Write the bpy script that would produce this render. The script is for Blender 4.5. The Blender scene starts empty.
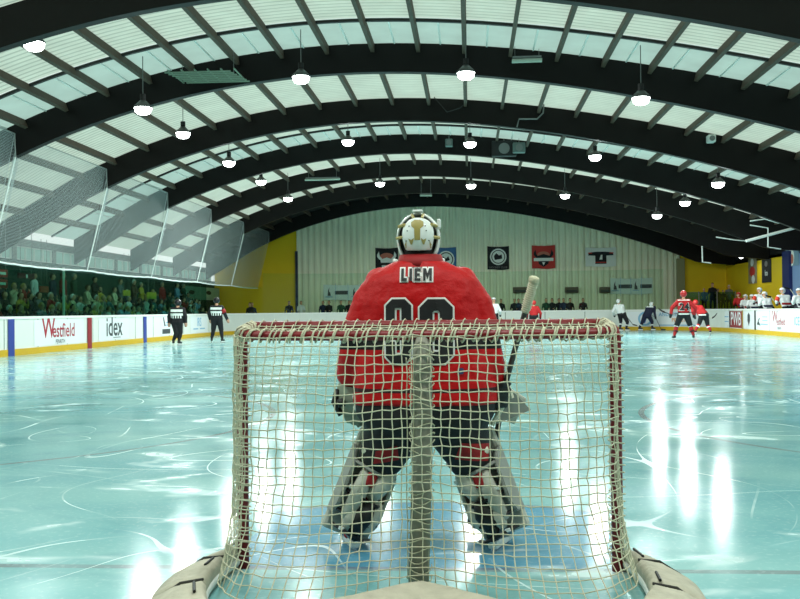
import bpy, bmesh, math, random
from mathutils import Vector, Matrix, noise
from mathutils.bvhtree import BVHTree
R = random.Random(7)
SC = bpy.context.scene
COL = SC.collection
PI = math.pi
YAW, PITCH, ROLL, F, CH = .0698, .0112, -.0094, 1000., 1.265
GX = -.216          # middle of the goal
WL, WR, WF = -13.9, 13.5, 60.0    # rink boards
LWALL, RWALL, FWALL, NWALL = -16.7, 16.2, 64.6, -7.0

# ---------------------------------------------------------------- camera
fw = Vector((-math.sin(YAW)*math.cos(PITCH), math.cos(YAW)*math.cos(PITCH), math.sin(PITCH)))
r0 = Vector((math.cos(YAW), math.sin(YAW), 0)); u0 = r0.cross(fw)
RT = r0*math.cos(ROLL)+u0*math.sin(ROLL); UP = -r0*math.sin(ROLL)+u0*math.cos(ROLL)
CAM = Vector((0, 0, CH))
cd = bpy.data.cameras.new('camera'); cam = bpy.data.objects.new('camera', cd); COL.objects.link(cam)
cd.sensor_width = 36; cd.lens = F*36/800; cd.clip_end = 300; cd.clip_start = .05
m = Matrix((RT, UP, -fw)).transposed().to_4x4(); m.translation = CAM
cam.matrix_world = m
SC.camera = cam
def at(px, py, Y):
    d = fw + RT*((px-400)/F) - UP*((py-299.5)/F)
    return CAM + d*(Y/d.y)
def atX(px, py, X):
    d = fw + RT*((px-400)/F) - UP*((py-299.5)/F)
    return CAM + d*(X/d.x)

# ---------------------------------------------------------------- materials
MATS = {}
import time; T0 = time.time()
def rgb(*c):
    return tuple(((v/255)/12.92 if v/255 <= .04045 else ((v/255+.055)/1.055)**2.4) for v in c)+(1,)
def mat(name, c, rough=.6, metal=0, var=0, vscale=8, bump=0, bscale=30, spec=None, coat=0):
    if name in MATS: return MATS[name]
    m = bpy.data.materials.new(name); m.use_nodes = True; nt = m.node_tree; N = nt.nodes; L = nt.links
    b = N['Principled BSDF']
    c = rgb(*c)
    b.inputs['Base Color'].default_value = c; b.inputs['Roughness'].default_value = rough; b.inputs['Metallic'].default_value = metal
    if spec is not None: b.inputs['Specular IOR Level'].default_value = spec
    if coat: b.inputs['Coat Weight'].default_value = coat
    if var or bump:
        tc = N.new('ShaderNodeTexCoord')
    if var:
        n = N.new('ShaderNodeTexNoise'); n.inputs['Scale'].default_value = vscale; n.inputs['Detail'].default_value = 5
        L.new(tc.outputs['Object'], n.inputs['Vector'])
        mx = N.new('ShaderNodeMix'); mx.data_type = 'RGBA'
        mx.inputs['A'].default_value = tuple(max(0, v*(1-var)) for v in c[:3])+(1,)
        mx.inputs['B'].default_value = tuple(min(1, v*(1+var)) for v in c[:3])+(1,)
        L.new(n.outputs['Fac'], mx.inputs['Factor']); L.new(mx.outputs['Result'], b.inputs['Base Color'])
    if bump:
        n = N.new('ShaderNodeTexNoise'); n.inputs['Scale'].default_value = bscale; n.inputs['Detail'].default_value = 4
        L.new(tc.outputs['Object'], n.inputs['Vector'])
        bp = N.new('ShaderNodeBump'); bp.inputs['Strength'].default_value = bump; bp.inputs['Distance'].default_value = .02
        L.new(n.outputs['Fac'], bp.inputs['Height']); L.new(bp.outputs['Normal'], b.inputs['Normal'])
    MATS[name] = m
    return m
def emat(name, c, s):
    m = bpy.data.materials.new(name); m.use_nodes = True; nt = m.node_tree
    b = nt.nodes['Principled BSDF']; b.inputs['Base Color'].default_value = (.8, .8, .8, 1)
    b.inputs['Emission Color'].default_value = c; b.inputs['Emission Strength'].default_value = s
    MATS[name] = m; return m
def glassy(name, tint, gloss=.12, rough=.03):
    m = bpy.data.materials.new(name); m.use_nodes = True; nt = m.node_tree; N = nt.nodes; L = nt.links
    N.remove(N['Principled BSDF']); out = N['Material Output']
    t = N.new('ShaderNodeBsdfTransparent'); t.inputs[0].default_value = tint
    g = N.new('ShaderNodeBsdfGlossy'); g.inputs['Roughness'].default_value = rough; g.inputs[0].default_value = (.8, .95, .9, 1)
    mx = N.new('ShaderNodeMixShader'); mx.inputs[0].default_value = gloss
    L.new(t.outputs[0], mx.inputs[1]); L.new(g.outputs[0], mx.inputs[2]); L.new(mx.outputs[0], out.inputs[0])
    MATS[name] = m; return m

# ---------------------------------------------------------------- mesh helpers
def wm(o):
    M = Matrix.Identity(4)
    while o is not None:
        M = o.matrix_basis @ M; o = o.parent
    return M
def finish(o, parent):
    COL.objects.link(o)
    if parent is not None: o.parent = parent
def obj(name, bm, m, parent=None, smooth=False, base=True):
    """links one mesh object; the shape is given in world coordinates"""
    me = bpy.data.meshes.new(name)
    if 0 < len(bm.faces) < 60000: bmesh.ops.recalc_face_normals(bm, faces=bm.faces)
    bm.to_mesh(me); bm.free()
    return link_mesh(name, me, m, parent, smooth)
def link_mesh(name, me, m, parent=None, smooth=False):
    for x in (m if isinstance(m, (list, tuple)) else [m]): me.materials.append(x)
    o = bpy.data.objects.new(name, me)
    if parent is not None:
        me.transform(wm(parent).inverted())
    else:
        vs = [v.co for v in me.vertices]
        lo = [min(v[i] for v in vs) for i in range(3)]; hi = [max(v[i] for v in vs) for i in range(3)]
        c = Vector(((lo[0]+hi[0])/2, (lo[1]+hi[1])/2, lo[2]))
        me.transform(Matrix.Translation(-c)); o.location = c
    finish(o, parent)
    if smooth: me.shade_smooth()
    return o
def tag(o, label, cat, group=None, kind=None):
    if label: o['label'] = label
    if cat: o['category'] = cat
    if group: o['group'] = group
    if kind: o['kind'] = kind
    return o
def thing(name, label, cat, loc=(0, 0, 0), rz=0, group=None):
    o = bpy.data.objects.new(name, None); COL.objects.link(o); o.location = loc; o.rotation_euler.z = rz
    o.empty_display_size = .2
    return tag(o, label, cat, group)
def struct(name, bm, m, smooth=False):
    o = obj(name, bm, m, None, smooth); o['kind'] = 'structure'; return o
NB = bmesh.new
def box(bm, c, s, rot=None, bev=0):
    c = Vector(c); vs = []
    for x in (-.5, .5):
        for y in (-.5, .5):
            for z in (-.5, .5):
                v = Vector((x*s[0], y*s[1], z*s[2]))
                if rot is not None: v = rot @ v
                vs.append(bm.verts.new(c+v))
    for f in ((0, 1, 3, 2), (4, 6, 7, 5), (0, 4, 5, 1), (2, 3, 7, 6), (0, 2, 6, 4), (1, 5, 7, 3)): bm.faces.new([vs[i] for i in f])
    if bev:
        es = list({e for v in vs for e in v.link_edges})
        bmesh.ops.bevel(bm, geom=es, offset=bev, segments=2, affect='EDGES', profile=.5)
def frame_of(d):
    d = d.normalized(); a = Vector((0, 0, 1)) if abs(d.z) < .9 else Vector((1, 0, 0))
    x = d.cross(a).normalized(); return x, x.cross(d).normalized()
def tube(bm, pts, r, n=8, cap=True, closed=False):
    pts = [Vector(p) for p in pts]; k = len(pts); rings = []
    rr = r if isinstance(r, (list, tuple)) else [r]*k
    x = None
    for i, p in enumerate(pts):
        if closed: d = pts[(i+1) % k]-pts[i-1]
        else: d = pts[min(i+1, k-1)]-pts[max(i-1, 0)]
        if d.length < 1e-9: d = Vector((0, 0, 1))
        d.normalize()
        if x is None: x, y = frame_of(d)
        else:
            x = (x-d*x.dot(d))
            if x.length < 1e-6: x, y = frame_of(d)
            x.normalize()
        y = d.cross(x)
        rings.append([bm.verts.new(p+(x*math.cos(2*PI*j/n)+y*math.sin(2*PI*j/n))*rr[i]) for j in range(n)])
    for i in range(k if closed else k-1):
        a = rings[i]; b = rings[(i+1) % k]
        for j in range(n): bm.faces.new((a[j], a[(j+1) % n], b[(j+1) % n], b[j]))
    if cap and not closed:
        bm.faces.new(rings[0][::-1]); bm.faces.new(rings[-1])
UNIT = {}
def sphere(bm, c, r, sc=(1, 1, 1), u=12, v=8, rot=None):
    if (u, v) not in UNIT:
        pts = [(0, 0, 1)]+[(math.sin(PI*j/v)*math.cos(2*PI*i/u), math.sin(PI*j/v)*math.sin(2*PI*i/u), math.cos(PI*j/v)) for j in range(1, v) for i in range(u)]+[(0, 0, -1)]
        fs = [(0, 1+i, 1+(i+1) % u) for i in range(u)]
        for j in range(v-2): fs += [(1+j*u+i, 1+(j+1)*u+i, 1+(j+1)*u+(i+1) % u, 1+j*u+(i+1) % u) for i in range(u)]
        n = len(pts)-1; fs += [(n, 1+(v-2)*u+(i+1) % u, 1+(v-2)*u+i) for i in range(u)]
        UNIT[(u, v)] = (pts, fs)
    pts, fs = UNIT[(u, v)]; c = Vector(c); V = []
    for p in pts:
        q = Vector((p[0]*sc[0]*r, p[1]*sc[1]*r, p[2]*sc[2]*r))
        if rot is not None: q = rot @ q
        V.append(bm.verts.new(c+q))
    for f in fs: bm.faces.new([V[i] for i in f])
def grid(bm, fn, nu, nv):
    V = [[bm.verts.new(fn(i/nu, j/nv)) for j in range(nv+1)] for i in range(nu+1)]
    for i in range(nu):
        for j in range(nv): bm.faces.new((V[i][j], V[i+1][j], V[i+1][j+1], V[i][j+1]))
def loft(bm, rings, cap=True):
    V = [[bm.verts.new(p) for p in r] for r in rings]; n = len(V[0])
    for a, b in zip(V, V[1:]):
        for j in range(n): bm.faces.new((a[j], a[(j+1) % n], b[(j+1) % n], b[j]))
    if cap: bm.faces.new(V[0][::-1]); bm.faces.new(V[-1])
def ering(c, rx, ry, n=20, p=2.0, ax=Vector((1, 0, 0)), ay=Vector((0, 1, 0))):
    o = []
    for j in range(n):
        t = 2*PI*j/n; cx, sy = math.cos(t), math.sin(t)
        o.append(Vector(c)+ax*(rx*math.copysign(abs(cx)**(2/p), cx))+ay*(ry*math.copysign(abs(sy)**(2/p), sy)))
    return o
def cap_spheres(bm, a, b, ra, rb, seg=8):
    a = Vector(a); b = Vector(b); L = (b-a).length; n = max(1, int(L/(max(min(ra, rb), .02)*.5)))
    for i in range(n+1):
        t = i/n
        sphere(bm, a.lerp(b, t), ra+(rb-ra)*t, u=seg+4, v=seg)
def remesh(bm, voxel, smooth=3, fac=.5):
    me = bpy.data.meshes.new('t'); bm.to_mesh(me); bm.free()
    o = bpy.data.objects.new('t', me); COL.objects.link(o)
    md = o.modifiers.new('r', 'REMESH'); md.mode = 'VOXEL'; md.voxel_size = voxel; md.use_smooth_shade = True
    if smooth:
        s = o.modifiers.new('s', 'SMOOTH'); s.iterations = smooth; s.factor = fac
    dg = bpy.context.evaluated_depsgraph_get()
    out = bpy.data.meshes.new_from_object(o.evaluated_get(dg))
    bpy.data.objects.remove(o); bpy.data.meshes.remove(me)
    out.shade_smooth()
    return out
def fig_mesh(caps, voxel, smooth=3):
    """one continuous figure grown over a skeleton; caps = (a, b, ra, rb, slot)"""
    bm = NB()
    for c in caps: cap_spheres(bm, c[0], c[1], c[2], c[3], 6 if voxel > .02 else 10)
    me = remesh(bm, voxel, smooth)
    cs = [(Vector(c[0]), Vector(c[1]), c[2], c[3], c[4]) for c in caps]
    for p in me.polygons:
        q = p.center; best = 1e9; k = 0
        for a, b, ra, rb, s in cs:
            ab = b-a; l2 = ab.length_squared
            t = 0 if l2 == 0 else max(0, min(1, (q-a).dot(ab)/l2))
            d = (q-a-ab*t).length/(ra+(rb-ra)*t)
            if d < best: best = d; k = s
        p.material_index = k
    return me
# flat lettering and emblems
def text_bm(txt, size, bold=0, spacing=1.0):
    cu = bpy.data.curves.new('t', 'FONT'); cu.body = txt; cu.size = size; cu.align_x = 'CENTER'; cu.align_y = 'CENTER'
    cu.offset = bold; cu.space_character = spacing; cu.resolution_u = 3
    return curve_bm(cu)
def curve_bm(cu):
    o = bpy.data.objects.new('t', cu); COL.objects.link(o)
    dg = bpy.context.evaluated_depsgraph_get()
    me = bpy.data.meshes.new_from_object(o.evaluated_get(dg))
    bm = NB(); bm.from_mesh(me)
    bpy.data.objects.remove(o); bpy.data.meshes.remove(me)
    return bm
def poly_bm(polys, offset=0):
    cu = bpy.data.curves.new('p', 'CURVE'); cu.dimensions = '2D'; cu.fill_mode = 'BOTH'; cu.offset = offset
    for pts in polys:
        sp = cu.splines.new('POLY'); sp.points.add(len(pts)-1); sp.use_cyclic_u = True
        for i, p in enumerate(pts): sp.points[i].co = (p[0], p[1], 0, 1)
    return curve_bm(cu)
def circ(cx, cy, r, n=16, ry=None): return [(cx+r*math.cos(2*PI*i/n), cy+(ry or r)*math.sin(2*PI*i/n)) for i in range(n)]
def rect(x0, y0, x1, y1): return [(x0, y0), (x1, y0), (x1, y1), (x0, y1)]
def place(bm, o, u, v, thick=0):
    """lay a flat 2D shape on the plane spanned by u, v at o"""
    u = Vector(u); v = Vector(v); n = u.cross(v)
    for w in bm.verts: w.co = Vector(o)+u*w.co.x+v*w.co.y+n*w.co.z
    if thick:
        g = bmesh.ops.extrude_face_region(bm, geom=bm.faces[:])
        bmesh.ops.translate(bm, vec=n*thick, verts=[e for e in g['geom'] if isinstance(e, bmesh.types.BMVert)])
    return bm
def fine(bm, L):
    for _ in range(8):
        es = [e for e in bm.edges if e.calc_length() > L]
        if not es: break
        bmesh.ops.subdivide_edges(bm, edges=es, cuts=1); bmesh.ops.triangulate(bm, faces=bm.faces[:])
def drape(bm, bvh, off, d=Vector((0, 1, 0)), L=.02):
    fine(bm, L); last = None; miss = []
    for v in bm.verts:
        h = bvh.ray_cast(v.co-d*1.0, d)
        if h[0] is None: miss.append(v); continue
        v.co = h[0]-d*off
    bmesh.ops.delete(bm, geom=miss, context='VERTS')
    return bm
def bvh_of(me_obj):
    M = wm(me_obj); me = me_obj.data
    return BVHTree.FromPolygons([M @ v.co for v in me.vertices], [tuple(p.vertices) for p in me.polygons])
def bake(name, me, m, parent=None):
    return link_mesh(name, me, m, parent, True)

# ================================================================ SURFACE MATERIALS
def ice_material():
    m = bpy.data.materials.new('ice'); m.use_nodes = True; nt = m.node_tree; N = nt.nodes; L = nt.links
    b = N['Principled BSDF']
    geo = N.new('ShaderNodeNewGeometry'); sep = N.new('ShaderNodeSeparateXYZ'); L.new(geo.outputs['Position'], sep.inputs[0])
    X, Y = sep.outputs['X'], sep.outputs['Y']
    def M(op, a, bb=None, c=None):
        n = N.new('ShaderNodeMath'); n.operation = op
        for i, v in enumerate((a, bb, c)):
            if v is None: continue
            if isinstance(v, (int, float)): n.inputs[i].default_value = v
            else: L.new(v, n.inputs[i])
        return n.outputs[0]
    def band(v, c, w): return M('LESS_THAN', M('ABSOLUTE', M('SUBTRACT', v, c)), w)
    def dist(cx, cy): return M('SQRT', M('ADD', M('POWER', M('SUBTRACT', X, cx), 2), M('POWER', M('SUBTRACT', Y, cy), 2)))
    def mix(a, c, f):
        n = N.new('ShaderNodeMix'); n.data_type = 'RGBA'
        if isinstance(a, tuple): n.inputs['A'].default_value = a
        else: L.new(a, n.inputs['A'])
        n.inputs['B'].default_value = c
        if isinstance(f, (int, float)): n.inputs['Factor'].default_value = f
        else: L.new(f, n.inputs['Factor'])
        return n.outputs['Result']
    def nz(scale, sx=1, sy=1, detail=6, dist_=0, off=0):
        mp = N.new('ShaderNodeMapping'); mp.inputs['Scale'].default_value = (sx, sy, 1); mp.inputs['Location'].default_value = (off, off*.7, 0)
        L.new(geo.outputs['Position'], mp.inputs[0])
        n = N.new('ShaderNodeTexNoise'); n.inputs['Scale'].default_value = scale; n.inputs['Detail'].default_value = detail
        n.inputs['Distortion'].default_value = dist_
        L.new(mp.outputs[0], n.inputs['Vector']); return n.outputs['Fac']
    def ramp(v, a, bb):
        n = N.new('ShaderNodeMapRange'); L.new(v, n.inputs[0]); n.inputs[1].default_value = a; n.inputs[2].default_value = bb
        return n.outputs[0]
    col = mix(rgb(122, 184, 190), rgb(158, 208, 206), ramp(nz(.35, 1, 1.6, 4), .35, .65))
    col = mix(col, rgb(102, 162, 174), M('MULTIPLY', ramp(nz(1.3, 1, 1, 8, 1), .52, .7), .5))
    # painted markings under the ice
    crease = M('MULTIPLY', M('MULTIPLY', M('LESS_THAN', dist(GX, 4.9), 1.7), band(X, GX, 1.02)), M('GREATER_THAN', Y, 4.9))
    col = mix(col, rgb(70, 142, 184), M('MULTIPLY', crease, .75))
    ring = M('MULTIPLY', M('MULTIPLY', band(dist(GX, 4.9), 1.7, .025), band(X, GX, 1.02)), M('GREATER_THAN', Y, 4.9))
    red = ring
    for cx in (-6.9, 6.5):
        red = M('MAXIMUM', red, band(dist(cx, 11.6), 4.5, .035)); red = M('MAXIMUM', red, M('LESS_THAN', dist(cx, 11.6), .3))
        red = M('MAXIMUM', red, band(dist(cx, 51.), 4.5, .035))
    gl = M('MAXIMUM', band(Y, 4.9, .035), M('MAXIMUM', band(Y, 36.5, .15), band(dist(-.2, 36.5), 4.5, .035)))
    red = M('MAXIMUM', red, gl)
    wear = ramp(nz(2.2, 1, 1, 5), .3, .7)
    col = mix(col, rgb(128, 92, 100), M('MULTIPLY', red, M('ADD', M('MULTIPLY', wear, .3), .3)))
    blue = M('MAXIMUM', band(Y, 30.3, .15), band(Y, 42.7, .15))
    col = mix(col, rgb(80, 130, 180), M('MULTIPLY', blue, .35))
    # skate cuts: thin curly pale lines, broad snow smears
    cut = 0
    for (s, w, o, sx, sy) in ((.3, .0014, 3, 1, 1), (.42, .0016, 17, 1, .6), (.22, .0009, 31, .7, 1), (.35, .0013, 61, .5, 1.2), (.6, .0016, 83, 1, .5), (.75, .0018, 97, .5, 1), (.5, .0014, 113, 1, 1)):
        line = M('LESS_THAN', M('ABSOLUTE', M('SUBTRACT', nz(s, sx, sy, 0, .35, o), .5)), w)
        gate = ramp(nz(.7, 1, 1, 3, 0, o+5), .48, .6)
        cut = M('MAXIMUM', cut, M('MULTIPLY', line, gate))
    smear = M('MULTIPLY', ramp(nz(.5, 1, 1.5, 3, 2.2, 90), .595, .66), ramp(nz(3, 1, 1, 6, 1, 4), .38, .6))
    snow = M('MAXIMUM', M('MULTIPLY', cut, .6), M('MULTIPLY', smear, .6))
    fine_ = ramp(nz(30, 1, 1, 6), .55, .75)
    snow = M('MAXIMUM', snow, M('MULTIPLY', fine_, .25))
    col = mix(col, rgb(222, 240, 238), snow)
    # worn margin along the boards
    L.new(col, b.inputs['Base Color'])
    L.new(M('ADD', M('MULTIPLY', snow, .3), M('ADD', M('MULTIPLY', ramp(nz(.8, 1, 1, 6), .3, .7), .1), .09)), b.inputs['Roughness'])
    b.inputs['Specular IOR Level'].default_value = .33
    bp = N.new('ShaderNodeBump'); bp.inputs['Strength'].default_value = .05; bp.inputs['Distance'].default_value = .02
    L.new(M('ADD', nz(.9, 1, 1, 5), M('MULTIPLY', snow, .15)), bp.inputs['Height']); L.new(bp.outputs['Normal'], b.inputs['Normal'])
    return m
def roof_material(name, c, pitch, tr=.75, band_mix=.45):
    m = bpy.data.materials.new(name); m.use_nodes = True; nt = m.node_tree; N = nt.nodes; L = nt.links
    N.remove(N['Principled BSDF']); out = N['Material Output']
    geo = N.new('ShaderNodeNewGeometry'); sep = N.new('ShaderNodeSeparateXYZ'); L.new(geo.outputs['Position'], sep.inputs[0])
    n = N.new('ShaderNodeTexNoise'); n.inputs['Scale'].default_value = 1.3; n.inputs['Detail'].default_value = 6
    L.new(geo.outputs['Position'], n.inputs['Vector'])
    mx = N.new('ShaderNodeMix'); mx.data_type = 'RGBA'; mx.inputs['A'].default_value = tuple(v*.72 for v in c[:3])+(1,); mx.inputs['B'].default_value = c
    L.new(n.outputs['Fac'], mx.inputs['Factor']); last = mx.outputs['Result']
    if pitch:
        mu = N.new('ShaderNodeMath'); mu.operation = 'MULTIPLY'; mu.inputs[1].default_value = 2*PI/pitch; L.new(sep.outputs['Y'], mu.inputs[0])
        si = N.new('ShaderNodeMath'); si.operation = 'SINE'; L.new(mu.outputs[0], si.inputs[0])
        mr = N.new('ShaderNodeMapRange'); mr.inputs[1].default_value = .2; mr.inputs[2].default_value = 1; mr.inputs[4].default_value = band_mix  # darker grey-green bands repeat at the corrugation pitch
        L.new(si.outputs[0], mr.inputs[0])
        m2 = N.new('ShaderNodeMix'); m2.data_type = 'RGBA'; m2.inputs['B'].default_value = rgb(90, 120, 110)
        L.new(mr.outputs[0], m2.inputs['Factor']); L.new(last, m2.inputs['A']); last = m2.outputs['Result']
    d = N.new('ShaderNodeBsdfDiffuse'); t = N.new('ShaderNodeBsdfTranslucent'); ms = N.new('ShaderNodeMixShader'); ms.inputs[0].default_value = tr
    L.new(last, d.inputs[0]); L.new(last, t.inputs[0]); L.new(d.outputs[0], ms.inputs[1]); L.new(t.outputs[0], ms.inputs[2]); L.new(ms.outputs[0], out.inputs[0])
    return m
def net_material():
    m = bpy.data.materials.new('fine_white_netting'); m.use_nodes = True; nt = m.node_tree; N = nt.nodes; L = nt.links
    N.remove(N['Principled BSDF']); out = N['Material Output']
    t = N.new('ShaderNodeBsdfTransparent'); d = N.new('ShaderNodeBsdfDiffuse'); tl = N.new('ShaderNodeBsdfTranslucent')
    d.inputs[0].default_value = rgb(205, 214, 214); tl.inputs[0].default_value = rgb(195, 208, 208)
    a = N.new('ShaderNodeMixShader'); a.inputs[0].default_value = .5; L.new(d.outputs[0], a.inputs[1]); L.new(tl.outputs[0], a.inputs[2])
    tc = N.new('ShaderNodeNewGeometry')
    # woven threads every 4 cm, too fine to show singly from the rink
    sep = N.new('ShaderNodeSeparateXYZ'); L.new(tc.outputs['Position'], sep.inputs[0])
    outs = []
    for ax in ('Y', 'Z'):
        f = N.new('ShaderNodeMath'); f.operation = 'PINGPONG'; f.inputs[1].default_value = .02; L.new(sep.outputs[ax], f.inputs[0])
        g = N.new('ShaderNodeMath'); g.operation = 'LESS_THAN'; g.inputs[1].default_value = .0042; L.new(f.outputs[0], g.inputs[0]); outs.append(g.outputs[0])
    mxx = N.new('ShaderNodeMath'); mxx.operation = 'MAXIMUM'; L.new(outs[0], mxx.inputs[0]); L.new(outs[1], mxx.inputs[1])
    ms = N.new('ShaderNodeMixShader'); L.new(mxx.outputs[0], ms.inputs[0]); L.new(t.outputs[0], ms.inputs[1]); L.new(a.outputs[0], ms.inputs[2])
    L.new(ms.outputs[0], out.inputs[0]); return m
ICE = ice_material()
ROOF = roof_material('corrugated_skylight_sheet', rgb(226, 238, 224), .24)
PANE = roof_material('smooth_skylight_pane', rgb(196, 222, 214), 0, .8)
NETF = net_material()
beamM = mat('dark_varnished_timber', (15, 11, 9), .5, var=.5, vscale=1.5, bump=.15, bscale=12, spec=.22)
purM = mat('brown_timber', (74, 60, 46), .7, var=.4, vscale=4)
concM = mat('grey_concrete', (120, 125, 120), .8, var=.2)
whiteM = mat('white_board_plastic', (232, 236, 228), .35, var=.04, vscale=.7)
capM = mat('white_cap_rail', (245, 246, 240), .4)
kickM = mat('yellow_kickplate', (214, 172, 20), .4, var=.1, vscale=2)
seamM = mat('grey_seam', (120, 128, 120), .7)
corrM = mat('cream_green_cladding', (240, 242, 214), .5, var=.15, vscale=.5)
yelM = mat('yellow_painted_wall', (246, 206, 16), .7, var=.12, vscale=.6)
dkgM = mat('dark_green_wall', (28, 60, 50), .8, var=.2)
blueM = mat('dark_blue_paint', (26, 40, 96), .6); lblueM = mat('pale_blue_paint', (128, 158, 200), .7)
blackM = mat('black_matt', (14, 14, 15), .5); blackG = mat('black_gloss', (12, 12, 13), .25)
greyM = mat('grey_metal', (120, 122, 120), .45, .3); whiteP = mat('white_paint', (230, 232, 226), .4)
creamM = mat('cream_plastic', (205, 204, 184), .5, var=.12, vscale=20)
redM = mat('red_paint', (128, 12, 20), .4)
redC = mat('red_cloth', (150, 8, 12), .7, bump=.15)
GLASS = glassy('green_tinted_glass', (.42, .66, .58, 1), .03, .06)
GLASSF = glassy('far_glass', (.90, .97, .92, 1), .012, .1)

# ================================================================ ROOF
def zb(X):      # underside of the arches
    x = X+2.7146
    def f(x): return 6.5104-.386*(math.sqrt(x*x+100.28)-10.0142)+.3349*(x/10)**3-.2105*(x/10)**4
    if x < -11: return CH+f(-11)+(x+11)*.60
    if X > 14: return CH+f(16.7146)-(X-14)*.08
    return CH+f(x)
def bd(X):
    x = X+2.7
    return .78+(.0021 if x > 0 else .0012)*x*x
ARCH = [20.0+7.0585*k for k in range(7)]
def zr(X): return zb(X)+bd(X)+.03
ordi = ['nearest', 'second', 'third', 'fourth', 'fifth', 'sixth', 'farthest']
for k, Y in enumerate(ARCH):
    bm = NB(); rings = []
    for i in range(71):
        X = LWALL+.02+(RWALL-LWALL-.04)*i/70; z = zb(X)
        rings.append([Vector((X, Y, z)), Vector((X, Y+.25, z)), Vector((X, Y+.25, z+bd(X))), Vector((X, Y, z+bd(X)))])
    loft(bm, rings)
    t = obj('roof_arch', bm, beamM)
    tag(t, f'curved dark timber roof arch spanning the rink, {ordi[k]} of the seven from the camera' if k else 'curved dark timber roof arch spanning the rink, nearest to the camera at the top edge', 'roof beam', 'timber roof arches')
def arclen_positions():
    pos = [-.08]
    for sgn in (-1, 1):
        X = -.08
        while True:
            dz = (zb(X+sgn*.6)-zb(X))/.6
            X += sgn*1.25/math.sqrt(1+dz*dz)
            if not LWALL+.3 < X < RWALL-.3: break
            pos.append(X)
    return sorted(pos)
PUR = arclen_positions()
def roof_sheet(name, y0, y1, m, corr, parent=None):
    bm = NB(); nv = max(2, int((y1-y0)/(.06 if corr else .6)))
    def fn(u, v):
        X = LWALL+(RWALL-LWALL)*u; Y = y0+(y1-y0)*v
        return Vector((X, Y, zr(X)+(.018*math.sin(2*PI*Y/.24) if corr else 0)))
    grid(bm, fn, 60, nv)
    return struct(name, bm, m, True) if parent is None else obj(name, bm, m, parent, True)
roof_sheet('ceiling', NWALL, ARCH[0]+.1, ROOF, False)
for k in range(7):
    y0 = ARCH[k]+.1; y1 = ARCH[k+1]+.1 if k < 6 else FWALL
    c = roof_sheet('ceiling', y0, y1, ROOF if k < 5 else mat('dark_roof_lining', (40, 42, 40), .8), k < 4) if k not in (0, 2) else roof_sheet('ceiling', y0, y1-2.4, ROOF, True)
    if k in (0, 2):
        roof_sheet('skylight_strip', y1-2.4, y1, PANE, False, c)
        bm = NB(); rings = []
        for i in range(61):
            X = LWALL+.05+(RWALL-LWALL-.1)*i/60; z = zr(X)-.1
            rings.append([Vector((X, y1-2.45, z)), Vector((X, y1-2.35, z)), Vector((X, y1-2.35, z+.07)), Vector((X, y1-2.45, z+.07))])
        loft(bm, rings); obj('batten', bm, blackM, c)
        for X in PUR:
            z = zr(X+.6)-.04; bm = NB()
            if X+.6 < RWALL-.2: box(bm, (X+.6, y1-1.2, z), (.035, 2.2, .03)); obj('glazing_bar', bm, whiteP, c)
    for X in PUR:
        ang = math.atan2(zb(X+.1)-zb(X-.1), .2)
        bm = NB(); box(bm, (X, (y0+y1)/2+.02, zr(X)-.16), (.10, y1-y0-.27, .24), Matrix.Rotation(-ang, 3, 'Y'))
        obj('purlin', bm, purM, c)

# ================================================================ FLOOR AND WALLS
bm = NB(); box(bm, (0, (NWALL+66)/2, -.15), (RWALL-LWALL+.6, 66-NWALL+1, .2)); struct('floor', bm, concM)
# ice sheet inside the boards, rounded far corners
def rim(off=0, r=6.0, n=12):
    pts = [Vector((WL-off, -3, 0)), Vector((WL-off, 0, 0))]
    for i in range(n+1):
        a = PI-PI/2*i/n; pts.append(Vector((WL+r+(r+off)*math.cos(a), WF-r+(r+off)*math.sin(a), 0)))
    for i in range(n+1):
        a = PI/2-PI/2*i/n; pts.append(Vector((WR-r+(r+off)*math.cos(a), WF-r+(r+off)*math.sin(a), 0)))
    pts += [Vector((WR+off, 0, 0)), Vector((WR+off, -3, 0))]
    return pts
bm = NB(); vs = [bm.verts.new(p) for p in rim(.01)]; f = bm.faces.new(vs)
g = bmesh.ops.extrude_face_region(bm, geom=[f]); bmesh.ops.translate(bm, vec=(0, 0, -.045), verts=[e for e in g['geom'] if isinstance(e, bmesh.types.BMVert)])
o = struct('floor', bm, ICE)
def wall(name, c, s, m):
    bm = NB(); box(bm, c, s); return struct(name, bm, m)
wall('wall_near', (0, NWALL-.1, 4.4), (RWALL-LWALL, .2, 9.2), dkgM)
# end wall: corrugated cladding between two yellow ends, top follows the roof
XL = at(297, 260, FWALL).x; XR = at(680, 280, FWALL).x
def end_wall(name, x0, x1, m, rib):
    bm = NB(); n = int((x1-x0)/.05) if rib else 14; v = []
    for i in range(n+1):
        X = x0+(x1-x0)*i/n
        q = ((X-x0) % .4)/.4
        d = (-.13 if q < .3 else (-.06 if q < .45 or q > .85 else 0)) if rib else 0
        v.append((bm.verts.new((X, FWALL+d, -.1)), bm.verts.new((X, FWALL+d, zr(X)+.1))))
    for a, b in zip(v, v[1:]): bm.faces.new((a[0], b[0], b[1], a[1]))
    g = bmesh.ops.extrude_face_region(bm, geom=bm.faces[:]); bmesh.ops.translate(bm, vec=(0, .15, 0), verts=[e for e in g['geom'] if isinstance(e, bmesh.types.BMVert)])
    return struct(name, bm, m)
end_wall('wall_far', XL, XR, corrM, True)
end_wall('wall_far_left', LWALL, XL, yelM, False); end_wall('wall_far_right', XR, RWALL, yelM, False)
bm = NB(); box(bm, (XL, FWALL-.16, 2.6), (.16, .2, 5.2)); struct('trim_1', bm, mat('dark_blue_post', (36, 48, 72), .6))
bm = NB(); box(bm, (XR, FWALL-.16, 2.2), (.5, .2, 4.4)); struct('trim_2', bm, mat('tan_post', (150, 150, 110), .6))
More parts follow.
